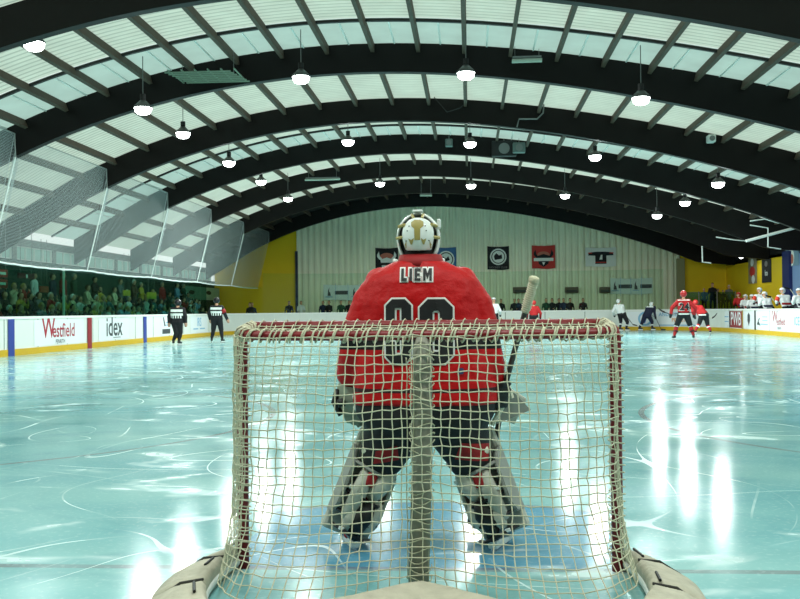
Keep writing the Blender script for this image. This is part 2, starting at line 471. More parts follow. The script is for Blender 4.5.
# left wall with a strip of windows under the roof
ztop = zr(LWALL)
wall('wall_left', (LWALL-.1, 28.8, 1.6), (.2, 72, 3.4), dkgM)
wall('wall_left', (LWALL-.1, 28.8, 3.95), (.2, 72, .3), greyM)
for i in range(17): wall('trim_5', (LWALL-.1, 3.93+3.53*i, 3.55), (.24, .3, .5), greyM) if i < 18 else None
wins = NB()
k = 1
y = 4.0
while y < 62:
    bm = NB(); box(bm, (LWALL-.1, y+1.7, 3.55), (.03, 3.1, .5)); o = struct(f'window_{k}', bm, PANE)
    bm = NB()
    for a in (0, .78, 1.55, 2.33, 3.1): box(bm, (LWALL-.06, y+.15+a, 3.55), (.08, .05, .5))
    for z in (3.3, 3.8): box(bm, (LWALL-.06, y+1.7, z), (.08, 3.2, .05))
    obj('window_frame', bm, whiteP, o)
    k += 1; y += 3.53
wall('wall_right', (RWALL+.1, (NWALL+52.)/2, 1.95), (.2, 52.-NWALL, 4.2), lblueM)
wall('wall_right', (RWALL+.1, (52.2+FWALL)/2, 1.95), (.2, FWALL-52.2, 4.2), yelM)
wall('trim_3', (RWALL-.05, 52.1, 1.95), (.25, 1.1, 4.3), blueM)
wall('wall_right_upper', (RWALL+.1, (NWALL+FWALL)/2, 4.6), (.2, FWALL-NWALL, 1.4), blackM)
wall('trim_4', (RWALL-.02, 43.4, 1.2), (.06, 16, 1.0), mat('grey_wainscot', (84, 90, 98), .7))

# ================================================================ BOARDS
def strip(bm, path, z0, z1, t, inward=0):
    """vertical band following the rim, t thick outward"""
    n = len(path); nor = []
    for i in range(n):
        d = path[min(i+1, n-1)]-path[max(i-1, 0)]; d.normalize(); nor.append(Vector((-d.y, d.x, 0)))
    rings = []
    for p, q in zip(path, nor):
        a = p-q*inward; b = p+q*t
        rings.append([Vector((a.x, a.y, z0)), Vector((b.x, b.y, z0)), Vector((b.x, b.y, z1)), Vector((a.x, a.y, z1))])
    loft(bm, rings)
P = rim(0)
paths = {'left': P[1:9], 'far': P[8:21], 'right': P[20:-1]}
paths['left'] = P[0:9]; paths['right'] = P[20:]
BL = {'left': 'white rink boards with a yellow kickplate along the left side', 'far': 'white rink boards with yellow kickplate across the far end', 'right': 'white rink boards with yellow kickplate along the right side by the benches'}
boards = {}
for s, path in paths.items():
    bm = NB(); strip(bm, path, .2, 1.12, .1)
    b = obj('rink_boards', bm, whiteM); tag(b, BL[s], 'rink boards', 'rink boards'); boards[s] = b
    bm = NB(); strip(bm, path, 0, .2, .1, .02); obj('kickplate', bm, kickM, b)
    bm = NB(); strip(bm, path, 1.12, 1.2, .14, .03); obj('cap_rail', bm, capM, b)
for i in range(23):
    bm = NB(); box(bm, (WL+.003, .8+2.35*i, .66), (.006, .035, .9)); obj('panel_seam', bm, seamM, boards['left'])
    bm = NB(); box(bm, (WR-.003, 1.6+2.35*i, .66), (.006, .035, .9)); obj('panel_seam', bm, seamM, boards['right'])
    if i < 7: bm = NB(); box(bm, (WL+6.6+2.35*i, WF-.003, .66), (.035, .006, .9)); obj('panel_seam', bm, seamM, boards['far'])
adW = mat('white_advert', (238, 242, 244), .35); adR = mat('crimson_print', (170, 26, 50), .5); adK = mat('dark_grey_print', (62, 66, 70), .5)
adB = mat('blue_print', (52, 96, 176), .5); adLB = mat('pale_blue_print', (130, 182, 216), .5); adO = mat('orange_print', (226, 150, 60), .5)
SIDE = {'left': (lambda y, z: Vector((WL+.008, y, z)), Vector((0, 1, 0)), Vector((1, 0, 0))),
        'right': (lambda y, z: Vector((WR-.008, y, z)), Vector((0, -1, 0)), Vector((-1, 0, 0))),
        'far': (lambda x, z: Vector((x, WF-.008, z)), Vector((1, 0, 0)), Vector((0, -1, 0)))}
def bend(bm, side):
    # the far boards curve round the corner: wrap whatever lies past the straight
    if side != 'far' or not any(v.co.x > WR-6 for v in bm.verts): return bm
    fine(bm, .35)
    for v in bm.verts:
        if v.co.x > WR-6:
            a = (v.co.x-WR+6)/6; rho = 6-(WF-v.co.y); v.co.x = WR-6+rho*math.sin(a); v.co.y = WF-6+rho*math.cos(a)
    return bm
def ad(side, pos, w, items, z0=.24, z1=1.08, bg=adW, label=None, nm='advert'):
    fn, u, n = SIDE[side]
    zc = (z0+z1)/2
    a = fn(pos, zc); bm = poly_bm([rect(-w/2, -(z1-z0)/2, w/2, (z1-z0)/2)]); place(bm, a-n*-.012 if side == 'far' else a, u, (0, 0, 1), .003); bend(bm, side)
    p = obj(nm, bm, bg, boards[side])
    if label: p['label'] = label
    for kind, val, dx, dz, size, m in items:
        if kind == 't': q = text_bm(val, size, size*.012)
        else: q = poly_bm(val)
        o2 = a+u*dx+Vector((0, 0, dz))+n*(.006 if side != 'far' else .03)
        place(q, o2, u, (0, 0, 1)); bend(q, side); obj('lettering' if kind == 't' else 'emblem', q, m, p)
def mp(side, px):       # board position of a picture column
    return at(px, 320, WF).x if side == 'far' else atX(px, 320, WL if side == 'left' else WR).y
def stripe(side, px, w, m, z0=0, z1=1.12):
    fn, u, n = SIDE[side]; bm = poly_bm([rect(-w/2, z0, w/2, z1)]); place(bm, fn(mp(side, px), 0)+n*.018, u, (0, 0, 1), .003); return obj('line_band', bm, m, boards[side])
stripe('left', 10.5, .42, mat('line_blue', (44, 62, 150), .4))['label'] = 'blue line band'
stripe('left', 89, .42, mat('line_red', (150, 24, 40), .4))['label'] = 'dark red centre line band'
stripe('left', 144.5, .42, MATS['line_blue'])['label'] = 'blue line band'
wfi = lambda s: [('t', 'W', -.95*s, .13, 1.0*s, adR), ('t', 'estfield', .3*s, .03, .66*s, adR), ('t', 'PENRITH', 0, -.33, .2*s, adK)]
ad('left', mp('left', 60), 4.1, wfi(1.0), label='white advert with crimson Westfield lettering')
ad('left', mp('left', 114), 3.3, [('t', 'idex', 0, .06, 1.05, adK), ('t', '.............', .3, -.26, .3, adK)], label='white advert reading idex')
ad('left', mp('left', 166), 1.5, [('e', [rect(-.6, -.3, .6, -.08)], 0, -.05, 0, adK), ('e', [[(-.5, .4), (-.35, .4), (-.1, 0), (-.3, 0)]], 0, 0, 0, adK), ('e', [rect(-.05, .02, .6, .07), rect(-.05, .14, .6, .19)], 0, 0, 0, adLB)], label='small white advert with a dark block')
ad('left', mp('left', 199), 3.2, [('t', 'IRS', 0, .1, .62, adLB), ('e', [rect(-1.1, -.2, -.2, -.14), rect(.1, -.2, 1.1, -.14)], 0, -.05, 0, adLB)], label='white advert with pale blue IRS')
ad('far', mp('far', 664)+.35, 5.0, [('e', [circ(0, 0, .42, 20), circ(0, 0, .3, 20)], -1.45, 0, 0, adLB), ('e', [[(-.12, -.25), (.1, .25), (.16, .2), (0, -.25)]], -1.45, 0, 0, adB), ('t', 'AND ICE SKATE', .45, .24, .3, adLB), ('t', 'PENRITH', .8, -.08, .3, adO), ('e', [rect(-1, -.4, 1.5, -.34)], .4, 0, 0, adLB)], label='pale advert with a blue ring emblem')
ad('right', mp('right', 779.5), 2.1, [('t', 'W', -.62, .16, .72, adR), ('t', 'estfield', .22, -.04, .42, adR), ('t', 'PENRITH', 0, -.33, .14, adK)], label='white advert with crimson Westfield lettering')
ad('right', mp('right', 762), 2.4, [('e', [[(-.8, -.2), (-.45, .1), (-.3, .1), (-.5, -.05), (-.2, -.25)]], 0, 0, 0, adK), ('e', [rect(.1, .15, .9, .18), rect(.1, -.02, .9, .01), rect(-.2, -.2, .95, -.16)], 0, 0, 0, adLB)], label='white advert with a small dark mark')
ad('right', mp('right', 749), 2.4, [('e', [[(0, -.32), (.22, -.05), (.22, .2), (0, .34), (-.22, .2), (-.22, -.05)]], 0, .02, 0, adK)], label='white panel with a dark crest')
stripe('right', 755.5, .2, blackM, .2); stripe('right', 743, .2, mat('gold_strip', (170, 140, 60), .5), .2)
ad('right', mp('right', 736), 2.6, [('t', 'PWB', 0, 0, .95, adW)], bg=mat('deep_red_advert', (150, 40, 48), .5), label='red advert reading PWB')
ad('right', mp('right', 723), 3.0, [('e', [rect(-1.2, -.1, -.9, .35)], 0, 0, 0, adR), ('e', [rect(-.4, .1, 1.2, .15), rect(-.4, -.15, 1.2, -.1)], 0, 0, 0, adLB)], label='pale advert with a red bar')
ad('right', mp('right', 797), 1.3, [('t', 'ICE', 0, 0, .5, adLB)], label='pale advert with blue lettering')
# referee's crease door lines and glass above the boards
def glass_run(label, path, z0, z1, m, n, out=.05, fm=greyM):
    pts = [Vector(p) for p in path]
    t = thing('safety_glass', label, 'glass screen', pts[0], 0, 'glass above the boards')
    for i in range(len(pts)-1):
        a, b = pts[i], pts[i+1]
        d = (b-a); L_ = d.length; d.normalize(); nn = Vector((-d.y, d.x, 0))
        bm = NB(); c = (a+b)/2; c.z = (z0+z1)/2
        box(bm, c, (L_-.02, .015, z1-z0), Matrix((d, nn, Vector((0, 0, 1)))).transposed())
        obj('glass_pane', bm, m, t)
    return t
lp = [Vector((WL-.07, 10+2.35*i, 0)) for i in range(19)]
glass_run('pale glass around the far left corner of the boards', [Vector((WL-.07, 52.4, 0))]+[Vector(p) for p in rim(.07)[2:9:2]], 1.2, 2.74, GLASSF, 1)
glass_run('green tinted glass above the left boards in front of the crowd', lp, 1.2, 2.74, GLASS, 1)
fp = [Vector(p) for p in rim(.07)[8:16:3]]+[Vector(p) for p in rim(.07)[16:22:2]]
fp = [rim(.07)[8], rim(.07)[11], rim(.07)[14]]+[Vector((WL+6+2.2*i, WF+.07, 0)) for i in range(1, 7)]+[rim(.07)[i] for i in (15, 18, 20)]
glass_run('tall pale green glass above the far end boards', fp, 1.2, 3.55, GLASSF, 1)

# ================================================================ STANDS
treads = [(-14.15, -14.95, .3), (-14.95, -15.75, .7), (-15.75, -16.68, 1.1)]
bm = NB()
for x1, x0, z in treads: box(bm, ((x0+x1)/2, 29, z/2-.05), (x1-x0 if x1 > x0 else x0-x1, 61, z+.1))
tag(obj('grandstand', bm, mat('dark_concrete', (70, 78, 74), .8)), 'stepped concrete grandstand behind the left glass', 'grandstand')
bm = NB(); box(bm, (-.5, 62.2, .1), (22, 2.6, .2))
tag(obj('standing_platform', bm, MATS['dark_concrete']), 'low standing platform behind the far boards', 'platform')
bm = NB(); box(bm, (14.2, 61.8, .5), (3.4, 3.6, 1.0))
tag(obj('viewing_platform', bm, MATS['dark_concrete']), 'raised viewing platform in the far right yellow corner', 'platform')
bm = NB(); box(bm, (14.9, 46, .12), (2.4, 20, .24))
tag(obj('bench_platform', bm, MATS['dark_concrete']), 'low floor of the players bench behind the right boards', 'platform')
t = thing('corner_screen', 'dark green glass screen in front of the far right spectators', 'glass screen', (14.1, 59.9, 1.0))
for i in range(3):
    bm = NB(); box(bm, (12.9+1.05*i, 59.9, 1.5), (1.0, .03, 1.4)); obj('glass_pane', bm, GLASS, t)
bm = NB()
for i in range(4): box(bm, (12.38+1.05*i, 59.9, 1.5), (.05, .06, 1.45))
obj('screen_posts', bm, greyM, t)

# ================================================================ LAMPS
lensM = emat('lamp_lens', (.92, 1.0, .96, 1), 14)
hoodM = mat('lamp_hood', (90, 92, 90), .4, .6)
def make_lamp():
    root = thing('high_bay_lamp', None, 'lamp'); z = 0
    bm = NB(); tube(bm, [(0, 0, 0), (0, 0, .04), (0, 0, .12), (0, 0, .2)], [.235, .235, .15, .07], 16); obj('lamp_hood', bm, hoodM, root, True)
    bm = NB(); tube(bm, [(0, 0, -.17), (0, 0, -.15), (0, 0, -.10), (0, 0, -.002)], [.09, .15, .2, .225], 16); obj('lamp_lens', bm, lensM, root, True)
    bm = NB(); tube(bm, [(0, 0, .2), (0, 0, .36)], .075, 10); obj('ballast_box', bm, blackM, root)
    return root
lamp0 = make_lamp(); lampN = 0
rod_me = {}
def lamp(p, label, power=330, group='high bay lamps', sc=1):
    global lampN
    if lampN == 0: r = lamp0
    else:
        r = lamp0.copy(); COL.objects.link(r)
        for ch in list(lamp0.children):
            if ch.name.startswith('hanging_rod') or ch.type == 'LIGHT': continue
            c = ch.copy(); COL.objects.link(c); c.parent = r
    r.location = p; r['label'] = label; r['group'] = group; r['category'] = 'lamp'
    r.scale = (sc,)*3; top = (zr(p.x)-.05-p.z)/sc
    bm = NB(); tube(bm, [(0, 0, .36), (0, 0, max(.42, top))], .012, 6)
    me = bpy.data.meshes.new('hanging_rod'); bm.to_mesh(me); bm.free(); me.materials.append(greyM)
    c = bpy.data.objects.new('hanging_rod', me); COL.objects.link(c); c.parent = r
    ld = bpy.data.lights.new('lamp_light', 'AREA'); ld.shape = 'DISK'; ld.size = .4; ld.energy = power; ld.color = (.93, 1, .97)
    lo = bpy.data.objects.new('lamp_light', ld); COL.objects.link(lo); lo.parent = r; lo.location = (0, 0, -.18)
    lampN += 1
LR = [(34, 43, 20.9, 'lamp glowing at the far upper left corner, nearest of all'),
      (143, 108, 25.3, 'leftmost lamp of the nearest full row, on the left flank'), (301, 77, 25.3, 'lamp of the nearest row above and left of the goalie'), (466, 73, 25.3, 'lamp of the nearest row just right of the hall centre'), (641, 98, 25.3, 'rightmost lamp of the nearest row'),
      (183, 133, 31.0, 'small lamp close under the arch between the first two rows at left'), (229, 162, 35.6, 'leftmost lamp of the second row'), (348, 141, 35.6, 'second row lamp up and left of the goalie helmet'), (470, 143, 35.6, 'second row lamp hanging beside the black loudspeaker'), (595, 156, 35.6, 'second row lamp right of centre glowing on the arch'), (718, 183, 35.6, 'rightmost lamp of the second row'),
      (261, 181, 43.0, 'small lamp left of the third row'), (288, 198, 47.0, 'leftmost lamp of the third row'), (380, 183, 47.0, 'third row lamp nearly above the black banner'), (471, 185, 47.0, 'third row lamp above the black roundel banner'), (565, 195, 47.0, 'third row lamp above the red banner'), (657, 215, 47.0, 'rightmost lamp of the third row'),
      (685, 202, 42.5, 'small lamp between second and third rows at right'), (741, 257, 57., 'tiny lamp on the right by the yellow wall')]
for x, y, Y, lb in LR:
    p = at(x, y, Y); lamp(p, lb, (190 if Y < 40 else 340) if Y < 50 else 12, sc=1 if Y < 50 else .5)
for Y in (3.0, 14.0):
    for i, X in enumerate((-9, -4.5, 0, 4.5, 9)):
        lamp(Vector((X, Y, zb(X)-.75)), f'lamp above the near end of the rink, {["first","second","third","fourth","fifth"][i]} from the left, {"over the goal" if Y<10 else "beyond the goal"}', 120)

# other fittings under the roof
t = thing('ceiling_grille', 'pale slatted light grille hanging under the roof at upper left', 'light fitting', at(208, 77, 26.3))
p = at(208, 77, 26.3)
bm = NB()
for i in range(7): box(bm, p+Vector((.04*(i-3), .2*(i-3), 0)), (1.75, .05, .03))
for i in range(6): box(bm, p+Vector((-.87+.35*i, 0, .03)), (.03, 1.5, .03))
obj('slats', bm, mat('pale_green_white', (120, 138, 118), .6), t)
bm = NB()
for dx in (-.7, .7): tube(bm, [p+Vector((dx, 0, .05)), Vector((p.x+dx, p.y, zr(p.x+dx)-.1))], .01, 5)
obj('hangers', bm, greyM, t)
def tubelight(px0, py0, px1, py1, Y, label, r=.06, m=None):
    a = at(px0, py0, Y); b = at(px1, py1, Y)
    t = thing('tube_light', label, 'light fitting', (a+b)/2)
    bm = NB(); tube(bm, [a, b], r, 8); obj('tube', bm, m or mat('unlit_tube', (170, 180, 165), .4), t)
    bm = NB(); box(bm, (a+b)/2+Vector((0, 0, r+.03)), ((b-a).length*.96, r*1.6, .05)); obj('housing', bm, greyM, t)
    bm = NB()
    for q in (a.lerp(b, .1), a.lerp(b, .9)): tube(bm, [q+Vector((0, 0, r)), Vector((q.x, q.y, max(q.z+r+.1, zr(q.x)-.1)))], .008, 5)
    obj('hangers', bm, greyM, t)
tubelight(512, 61, 542, 60, 26.6, 'unlit fluorescent tube fitting under the second arch')
tubelight(305, 180, 340, 179, 47.3, 'twin unlit tube fitting at centre left under the fifth arch', .05)
tubelight(420, 195.5, 432, 195.5, 54.7, 'short pale tube fitting in the middle of the sixth arch', .05)
def speaker(px, py, Y, label, w=.35, h=.4, m=blackM):
    p = at(px, py, Y); t = thing('hall_speaker', label, 'loudspeaker', p)
    bm = NB(); box(bm, p, (w, .35, h), None, .03); obj('cabinet', bm, m, t)
    bm = NB(); q = p+Vector((0, -.18, 0)); tube(bm, [q, q+Vector((0, -.02, 0))], min(w, h)*.36, 14); obj('cone', bm, greyM, t)
    bm = NB(); tube(bm, [p+Vector((0, 0, h/2)), Vector((p.x, p.y, zr(p.x)-.1))], .012, 5); obj('bracket', bm, greyM, t)
speaker(449, 143, 40.7, 'grey horn loudspeaker left of the central speaker box', .3, .3, mat('grey_green', (90, 105, 100), .5))
speaker(504, 149, 40.7, 'large dark speaker box at hall centre', 1.0, .62)
speaker(519, 148, 40.4, 'grey horn loudspeaker right of the central speaker box', .5, .4, MATS['grey_green'])
speaker(711, 139, 33.8, 'small white box hanging under the third arch at right', .25, .25, whiteP)
def pipe(pts, Y, label, r, m=whiteP, nm='hanging_pipe'):
    q = [at(x, y, Y) for x, y in pts]
    bm = NB(); tube(bm, q, r, 6); tag(obj(nm, bm, m), label, 'pipe', 'pipes under the right side of the roof')
pipe([(746, 241), (800, 226.5), (815, 222.5)], 45, 'thick white sloping pipe at the right edge under the roof', .07)
pipe([(750, 225), (768, 228), (768, 247), (781, 249)], 46, 'thin white drop pipe with a foot near the blue poster', .03)
pipe([(750, 221), (765, 219), (779, 223)], 44, 'short bent white pipe above the sloping pipe', .03)
pipe([(702, 246), (702.5, 262), (711, 263)], 53, 'thin white L shaped pipe in front of the yellow corner', .035)
pipe([(716, 237), (735, 240), (747, 241)], 50, 'thin grey pipe running left of the sloping pipe', .03)
pipe([(434, 97), (447, 112), (460, 108), (468, 101)], 33.9, 'looped black cable sagging under the third arch', .015, blackM, 'hanging_cable')
pipe([(544, 103), (543, 113), (537, 119), (519, 119), (517, 127)], 33.9, 'thin grey conduit bent across the third arch', .03, greyM)

# ================================================================ SIDE SAFETY NET
def zn(X): return zr(X)-.3
ropeM = mat('white_rope', (235, 240, 235), .6)
XN = -12.62; XB = -13.35
for k in range(6):
    Ya, Yb = ARCH[k], ARCH[k+1]
    ta = zb(XN)-.02; tn = zn(XN); zbn = 2.76
    prof = [(Ya, ta), (Ya+.28, ta), (Ya+.30, tn-.25), (Ya+.75, tn), (Yb-.12, tn), (Yb-.05, (tn+ta)/2), (Yb, ta)]
    prof = [(Ya, ta), (Ya+.27, ta+.02), (Ya+.30, tn)]+[(Ya+.3+(Yb-.35-Ya)*i/10, tn) for i in range(1, 10)]+[(Yb-.06, tn), (Yb-.04, (tn+ta)/2), (Yb, ta)]
    bm = NB(); cols = []
    for i, (Y, zt) in enumerate(prof):
        c = []
        for j in range(9):
            v = j/8; z = zbn+(zt-zbn)*v
            X = XB+(XN-XB)*v+.07*math.sin(PI*v)*math.sin(PI*(Y-Ya)/(Yb-Ya))
            zz = z-(.05*math.sin(PI*(Y-Ya)/(Yb-Ya)) if j == 0 else 0)
            c.append(bm.verts.new((X, Y, zz)))
        cols.append(c)
    for a, b in zip(cols, cols[1:]):
        for j in range(8): bm.faces.new((a[j], b[j], b[j+1], a[j+1]))
    t = thing('safety_net', f'bay of fine white protective netting at left, {ordi[k] if k else "nearest"} bay from the camera', 'netting', (XB, Ya, zbn), 0, 'side protective netting')
    obj('net_sheet', bm, NETF, t, True)
    bm = NB(); tube(bm, [(XB+(XN-XB)*j/8, Ya, zbn+(ta-zbn)*j/8) for j in range(9)], .022, 5); obj('vertical_rope', bm, ropeM, t)
    bm = NB(); tube(bm, [(XB, Ya+(Yb-Ya)*j/14, zbn-.05*math.sin(PI*j/14)+.012*(j % 2)) for j in range(15)], .028, 5); obj('bottom_rope', bm, ropeM, t)
    bm = NB(); tube(bm, [(XN+.01, y, z) for y, z in prof[2:]], .018, 5); obj('top_rope', bm, mat('dull_rope', (150, 155, 150), .6), t)
# the bay that starts left of the frame
k = 0; Ya, Yb = ARCH[0]-4, ARCH[0]

# ================================================================ BANNERS
def banner(nm, x0, y0, x1, y1, Y, bg, items, label, group='banners on the far wall', sag=.05, cat='banner'):
    a = at(x0, y1, Y); b = at(x1, y0, Y); w = b.x-a.x; h = b.z-a.z
    t = thing(nm, label, cat, (a.x+w/2, Y, a.z), 0, group)
    def fn(u, v): return Vector((a.x+w*u, Y+.02*math.sin(u*9)+.01, a.z+h*v-sag*math.sin(PI*u)*(.5 if v < .5 else 1)+.02*math.sin(u*7)*(1-v)))
    bm = NB(); grid(bm, fn, 12, 8)
    g = bmesh.ops.extrude_face_region(bm, geom=bm.faces[:]); bmesh.ops.translate(bm, vec=(0, .012, 0), verts=[e for e in g['geom'] if isinstance(e, bmesh.types.BMVert)])
    obj('cloth', bm, bg, t)
    for i, (kind, val, cx, cz, size, m) in enumerate(items):
        q = text_bm(val, size, size*.03) if kind == 't' else poly_bm(val)
        place(q, (a.x+w*cx, Y-.03-.006*i, a.z+h*cz-sag*.6), (1, 0, 0), (0, 0, 1), .004); obj('lettering' if kind == 't' else 'emblem', q, m, t)
    return t
YB = FWALL-.2
bk = mat('black_cloth', (24, 26, 30), .8); wc = mat('white_cloth', (232, 238, 232), .7); gd = mat('gold_cloth', (190, 170, 90), .7); bc = mat('blue_cloth', (62, 110, 160), .7)
rdb = mat('red_banner_cloth', (196, 52, 44), .7); pink = mat('faded_red', (190, 110, 90), .7)
horns = [[(-.62, .3), (-.5, .5), (-.45, .2), (-.3, .05), (-.3, -.1), (-.5, 0), (-.62, .15)], [(.62, .3), (.5, .5), (.45, .2), (.3, .05), (.3, -.1), (.5, 0), (.62, .15)]]
shield = [(-.42, .15), (0, .28), (.42, .15), (.3, -.35), (0, -.55), (-.3, -.35)]
banner('wall_banner', 375.5, 247.5, 398, 270, YB, bk, [('e', [circ(0, .12, .45, 16, .26)], .5, .52, 0, pink), ('e', horns, .5, .5, 0, wc), ('e', [shield], .5, .38, 0, wc), ('e', [rect(-.55, -.1, .55, .06)], .5, .3, 0, bk)], 'black banner with horned emblem partly behind the goalie shoulder')
banner('wall_banner', 436, 247, 456, 270, YB, bc, [('e', [circ(0, 0, .55, 24)], .5, .48, 0, wc), ('e', [circ(0, 0, .46, 20), circ(0, 0, .4, 20)], .5, .48, 0, bk), ('e', [[(-.2, -.2), (.25, -.05), (.15, .2), (0, .05), (-.2, .2)]], .5, .48, 0, bk)], 'blue banner with white roundel right of the goalie helmet')
banner('wall_banner', 487.5, 246, 509, 269.5, YB, bk, [('e', [circ(0, 0, .53, 24)], .5, .56, 0, wc), ('e', [circ(0, 0, .44, 20), circ(0, 0, .39, 20)], .5, .56, 0, bk), ('e', [[(-.22, -.2), (.25, -.12), (.22, .15), (.05, .08), (-.12, .24), (-.28, .05)]], .5, .56, 0, bk), ('t', 'HOCKEY CLUB', .5, .1, .17, greyM)], 'black banner with a white roundel, alone against the wall')
banner('wall_banner', 532, 245, 555, 268.5, YB, rdb, [('e', horns, .5, .5, 0, bk), ('e', [circ(0, .15, .4, 16, .22)], .5, .5, 0, pink), ('e', [shield], .5, .45, 0, bk), ('e', [rect(-.62, -.1, .62, .1)], .5, .4, 0, wc), ('e', [[(-.1, -.2), (.1, -.2), (0, -.4)]], .5, .42, 0, wc)], 'red banner with a horned bull emblem')
banner('wall_banner', 585.5, 247, 616, 266.5, YB, wc, [('e', [[(-.75, .3), (-.3, .35), (.3, .35), (.75, .3), (.8, .12), (.35, .1), (.35, -.42), (-.35, -.42), (-.35, .1), (-.8, .12)]], .5, .5, 0, bk), ('e', [rect(-.8, .24, -.55, .3), rect(.55, .24, .8, .3), rect(-.35, -.36, .35, -.3)], .5, .5, 0, rdb), ('e', [[(-.1, -.15), (.1, -.15), (.1, .15), (0, .15)]], .5, .5, 0, wc)], 'white banner showing a black jersey')
def white_ad(x0, y0, x1, y1, label):
    mark = [(-.12, -.25), (.14, -.25), (.1, -.05), (0, .05), (.04, .3), (-.08, .1)]
    banner('advert_banner', x0, y0, x1, y1, YB, mat('white_vinyl', (225, 238, 234), .5), [('e', [[(x*.8, z) for x, z in mark]], .11, .55, 0, adK), ('t', 'imports', .11, .25, .14, adLB), ('e', [rect(-.42, -.12, .42, .12)], .35, .5, 0, adK), ('e', [[(x*.8, z) for x, z in mark]], .6, .55, 0, adK), ('e', [rect(-.2, -.02, .2, .02)], .6, .25, 0, adLB), ('e', [rect(-.36, -.12, .36, .12)], .84, .5, 0, adK), ('e', [rect(-.01, -.6, .01, .6)], .24, .5, 0, adLB), ('e', [rect(-.01, -.6, .01, .6)], .48, .5, 0, adLB), ('e', [rect(-.01, -.6, .01, .6)], .73, .5, 0, adLB)], label, 'white advert banners on the far wall', .06)
white_ad(323.5, 284, 375, 300, 'long white advert banner left of the goalie'); white_ad(610.5, 277.5, 652.5, 294, 'long white advert banner right of the goal')
# vertical banners near the right bench
def vbanner(x0, y0, x1, y1, bg, items, label): banner('hanging_banner', x0, y0, x1, y1, YB, bg, items, label, 'banners by the right corner', .01)
def wbanner(x0, y0, x1, y1, bg, items, label, nm='hanging_banner', cat='banner'):
    """banner on the right hand wall"""
    X = RWALL-.02; a = atX(x0, y0, X); b = atX(x1, y1, X)
    t = thing(nm, label, cat, (X, (a.y+b.y)/2, b.z), 0, 'pictures on the right wall')
    w = a.y-b.y; bm = NB(); box(bm, (X-.01, (a.y+b.y)/2, (a.z+b.z)/2), (.02, w, a.z-b.z)); obj('cloth', bm, bg, t)
    for i, (kind, val, cx, cz, size, m) in enumerate(items):
        q = text_bm(val, size, size*.03) if kind == 't' else poly_bm(val)
        if kind == 'e':
            for v in q.verts: v.co.x *= w/1.5
        place(q, (X-.025-.004*i, a.y-w*cx, b.z+(a.z-b.z)*cz), (0, -1, 0), (0, 0, 1), .003); obj('lettering' if kind == 't' else 'emblem', q, m, t)
wbanner(748.5, 258, 757, 283, mat('faded_print', (150, 140, 110), .7), [('e', [circ(0, 0, .5, 12, .3)], .5, .45, 0, rdb), ('e', [circ(0, 0, .3, 12, .22)], .5, .8, 0, wc), ('e', [circ(.1, 0, .3, 12, .25)], .55, .15, 0, wc)], 'tall banner with a red and white print on the yellow wall')
wbanner(762, 260, 771.5, 282, bk, [('t', 'ice', .5, .4, .45, wc), ('e', [circ(0, 0, .25, 12, .16)], .5, .8, 0, greyM)], 'tall black banner with white lettering on the yellow wall')
wbanner(786, 250, 799, 265, mat('photo_print', (120, 150, 170), .5), [('e', [circ(0, 0, .35, 12, .45)], .45, .5, 0, wc), ('e', [circ(0, 0, .2, 12, .25)], .5, .4, 0, pink)], 'colourful poster high on the pale blue wall', 'wall_poster', 'poster')
# heaters on the far wall
for x0, x1, lb in ((513, 529, 'brown radiant heater box below the red banner'), (565, 578.5, 'brown radiant heater box between the red and white banners'), (599.5, 610, 'brown radiant heater box left of the white advert banner')):
    a = at(x0, 293, YB-.1); b = at(x1, 287, YB-.1); t = thing('wall_heater', lb, 'heater', (a.x/2+b.x/2, YB, a.z), 0, 'heaters on the far wall')
    bm = NB(); box(bm, ((a.x+b.x)/2, YB-.05, (a.z+b.z)/2), (b.x-a.x, .25, b.z-a.z), None, .04); obj('casing', bm, mat('brown_metal', (92, 78, 56), .5), t)
    bm = NB(); box(bm, ((a.x+b.x)/2, YB-.2, (a.z+b.z)/2-.06), ((b.x-a.x)*.8, .06, .12)); obj('grille', bm, blackM, t)
# signs over the left stand
def lsign(x0, y0, x1, y1, X, m, items, label, nm='hanging_sign', group='signs over the left stand'):
    a = atX(x0, y0, X); b = atX(x1, y1, X); w = b.y-a.y
    t = thing(nm, label, 'sign', (X, (a.y+b.y)/2, b.z), 0, group)
    bm = NB(); box(bm, (X, (a.y+b.y)/2, (a.z+b.z)/2), (.04, w, a.z-b.z)); obj('panel', bm, m, t)
    bm = NB()
    for y in (a.y+w*.15, a.y+w*.85): tube(bm, [(X, y, a.z), (X, y, min(zr(X)-.05, a.z+1.6))], .012, 5)
    obj('hangers', bm, greyM, t)
    for i, (val, cx, cz, mm) in enumerate(items):
        q = poly_bm(val); place(q, (X+.026, a.y+w*cx, b.z+(a.z-b.z)*cz), (0, 1, 0), (0, 0, 1), .004); obj('emblem', q, mm, t)
lsign(-3, 269, 7, 277.5, -14.6, rdb, [([rect(-.2, -.04, .2, .04)], .5, .5, wc)], 'upper red sign at the left edge over the stand')
lsign(-3, 279, 7, 288, -14.6, rdb, [([rect(-.2, -.04, .2, .04)], .5, .5, wc)], 'lower red sign at the left edge over the stand')
lsign(18, 272.5, 34, 279, -15.2, mat('maroon_panel', (90, 20, 26), .6), [([circ(0, 0, .07)], .5, .4, wc)], 'dark maroon sign with a pale dot over the stand')
lsign(40, 286, 48, 292.5, -14.5, mat('orange_red', (226, 72, 46), .6), [], 'small orange red square sign in the crowd')
lsign(182.5, 285.5, 219, 300.5, -16.3, mat('pale_window_panel', (150, 190, 176), .4), [([circ(0, 0, .6, 12, .13)], .22, .55, bk), ([circ(0, 0, .6, 12, .13)], .68, .58, bk), ([rect(-.03, -.5, .03, .5)], .45, .5, wc)], 'pale green panel with two dark patches at the end of the stand')
lsign(123, 290, 130, 296, -14.9, mat('yellow_print', (220, 180, 60), .6), [], 'yellow pennant raised in the crowd, left one', 'pennant')
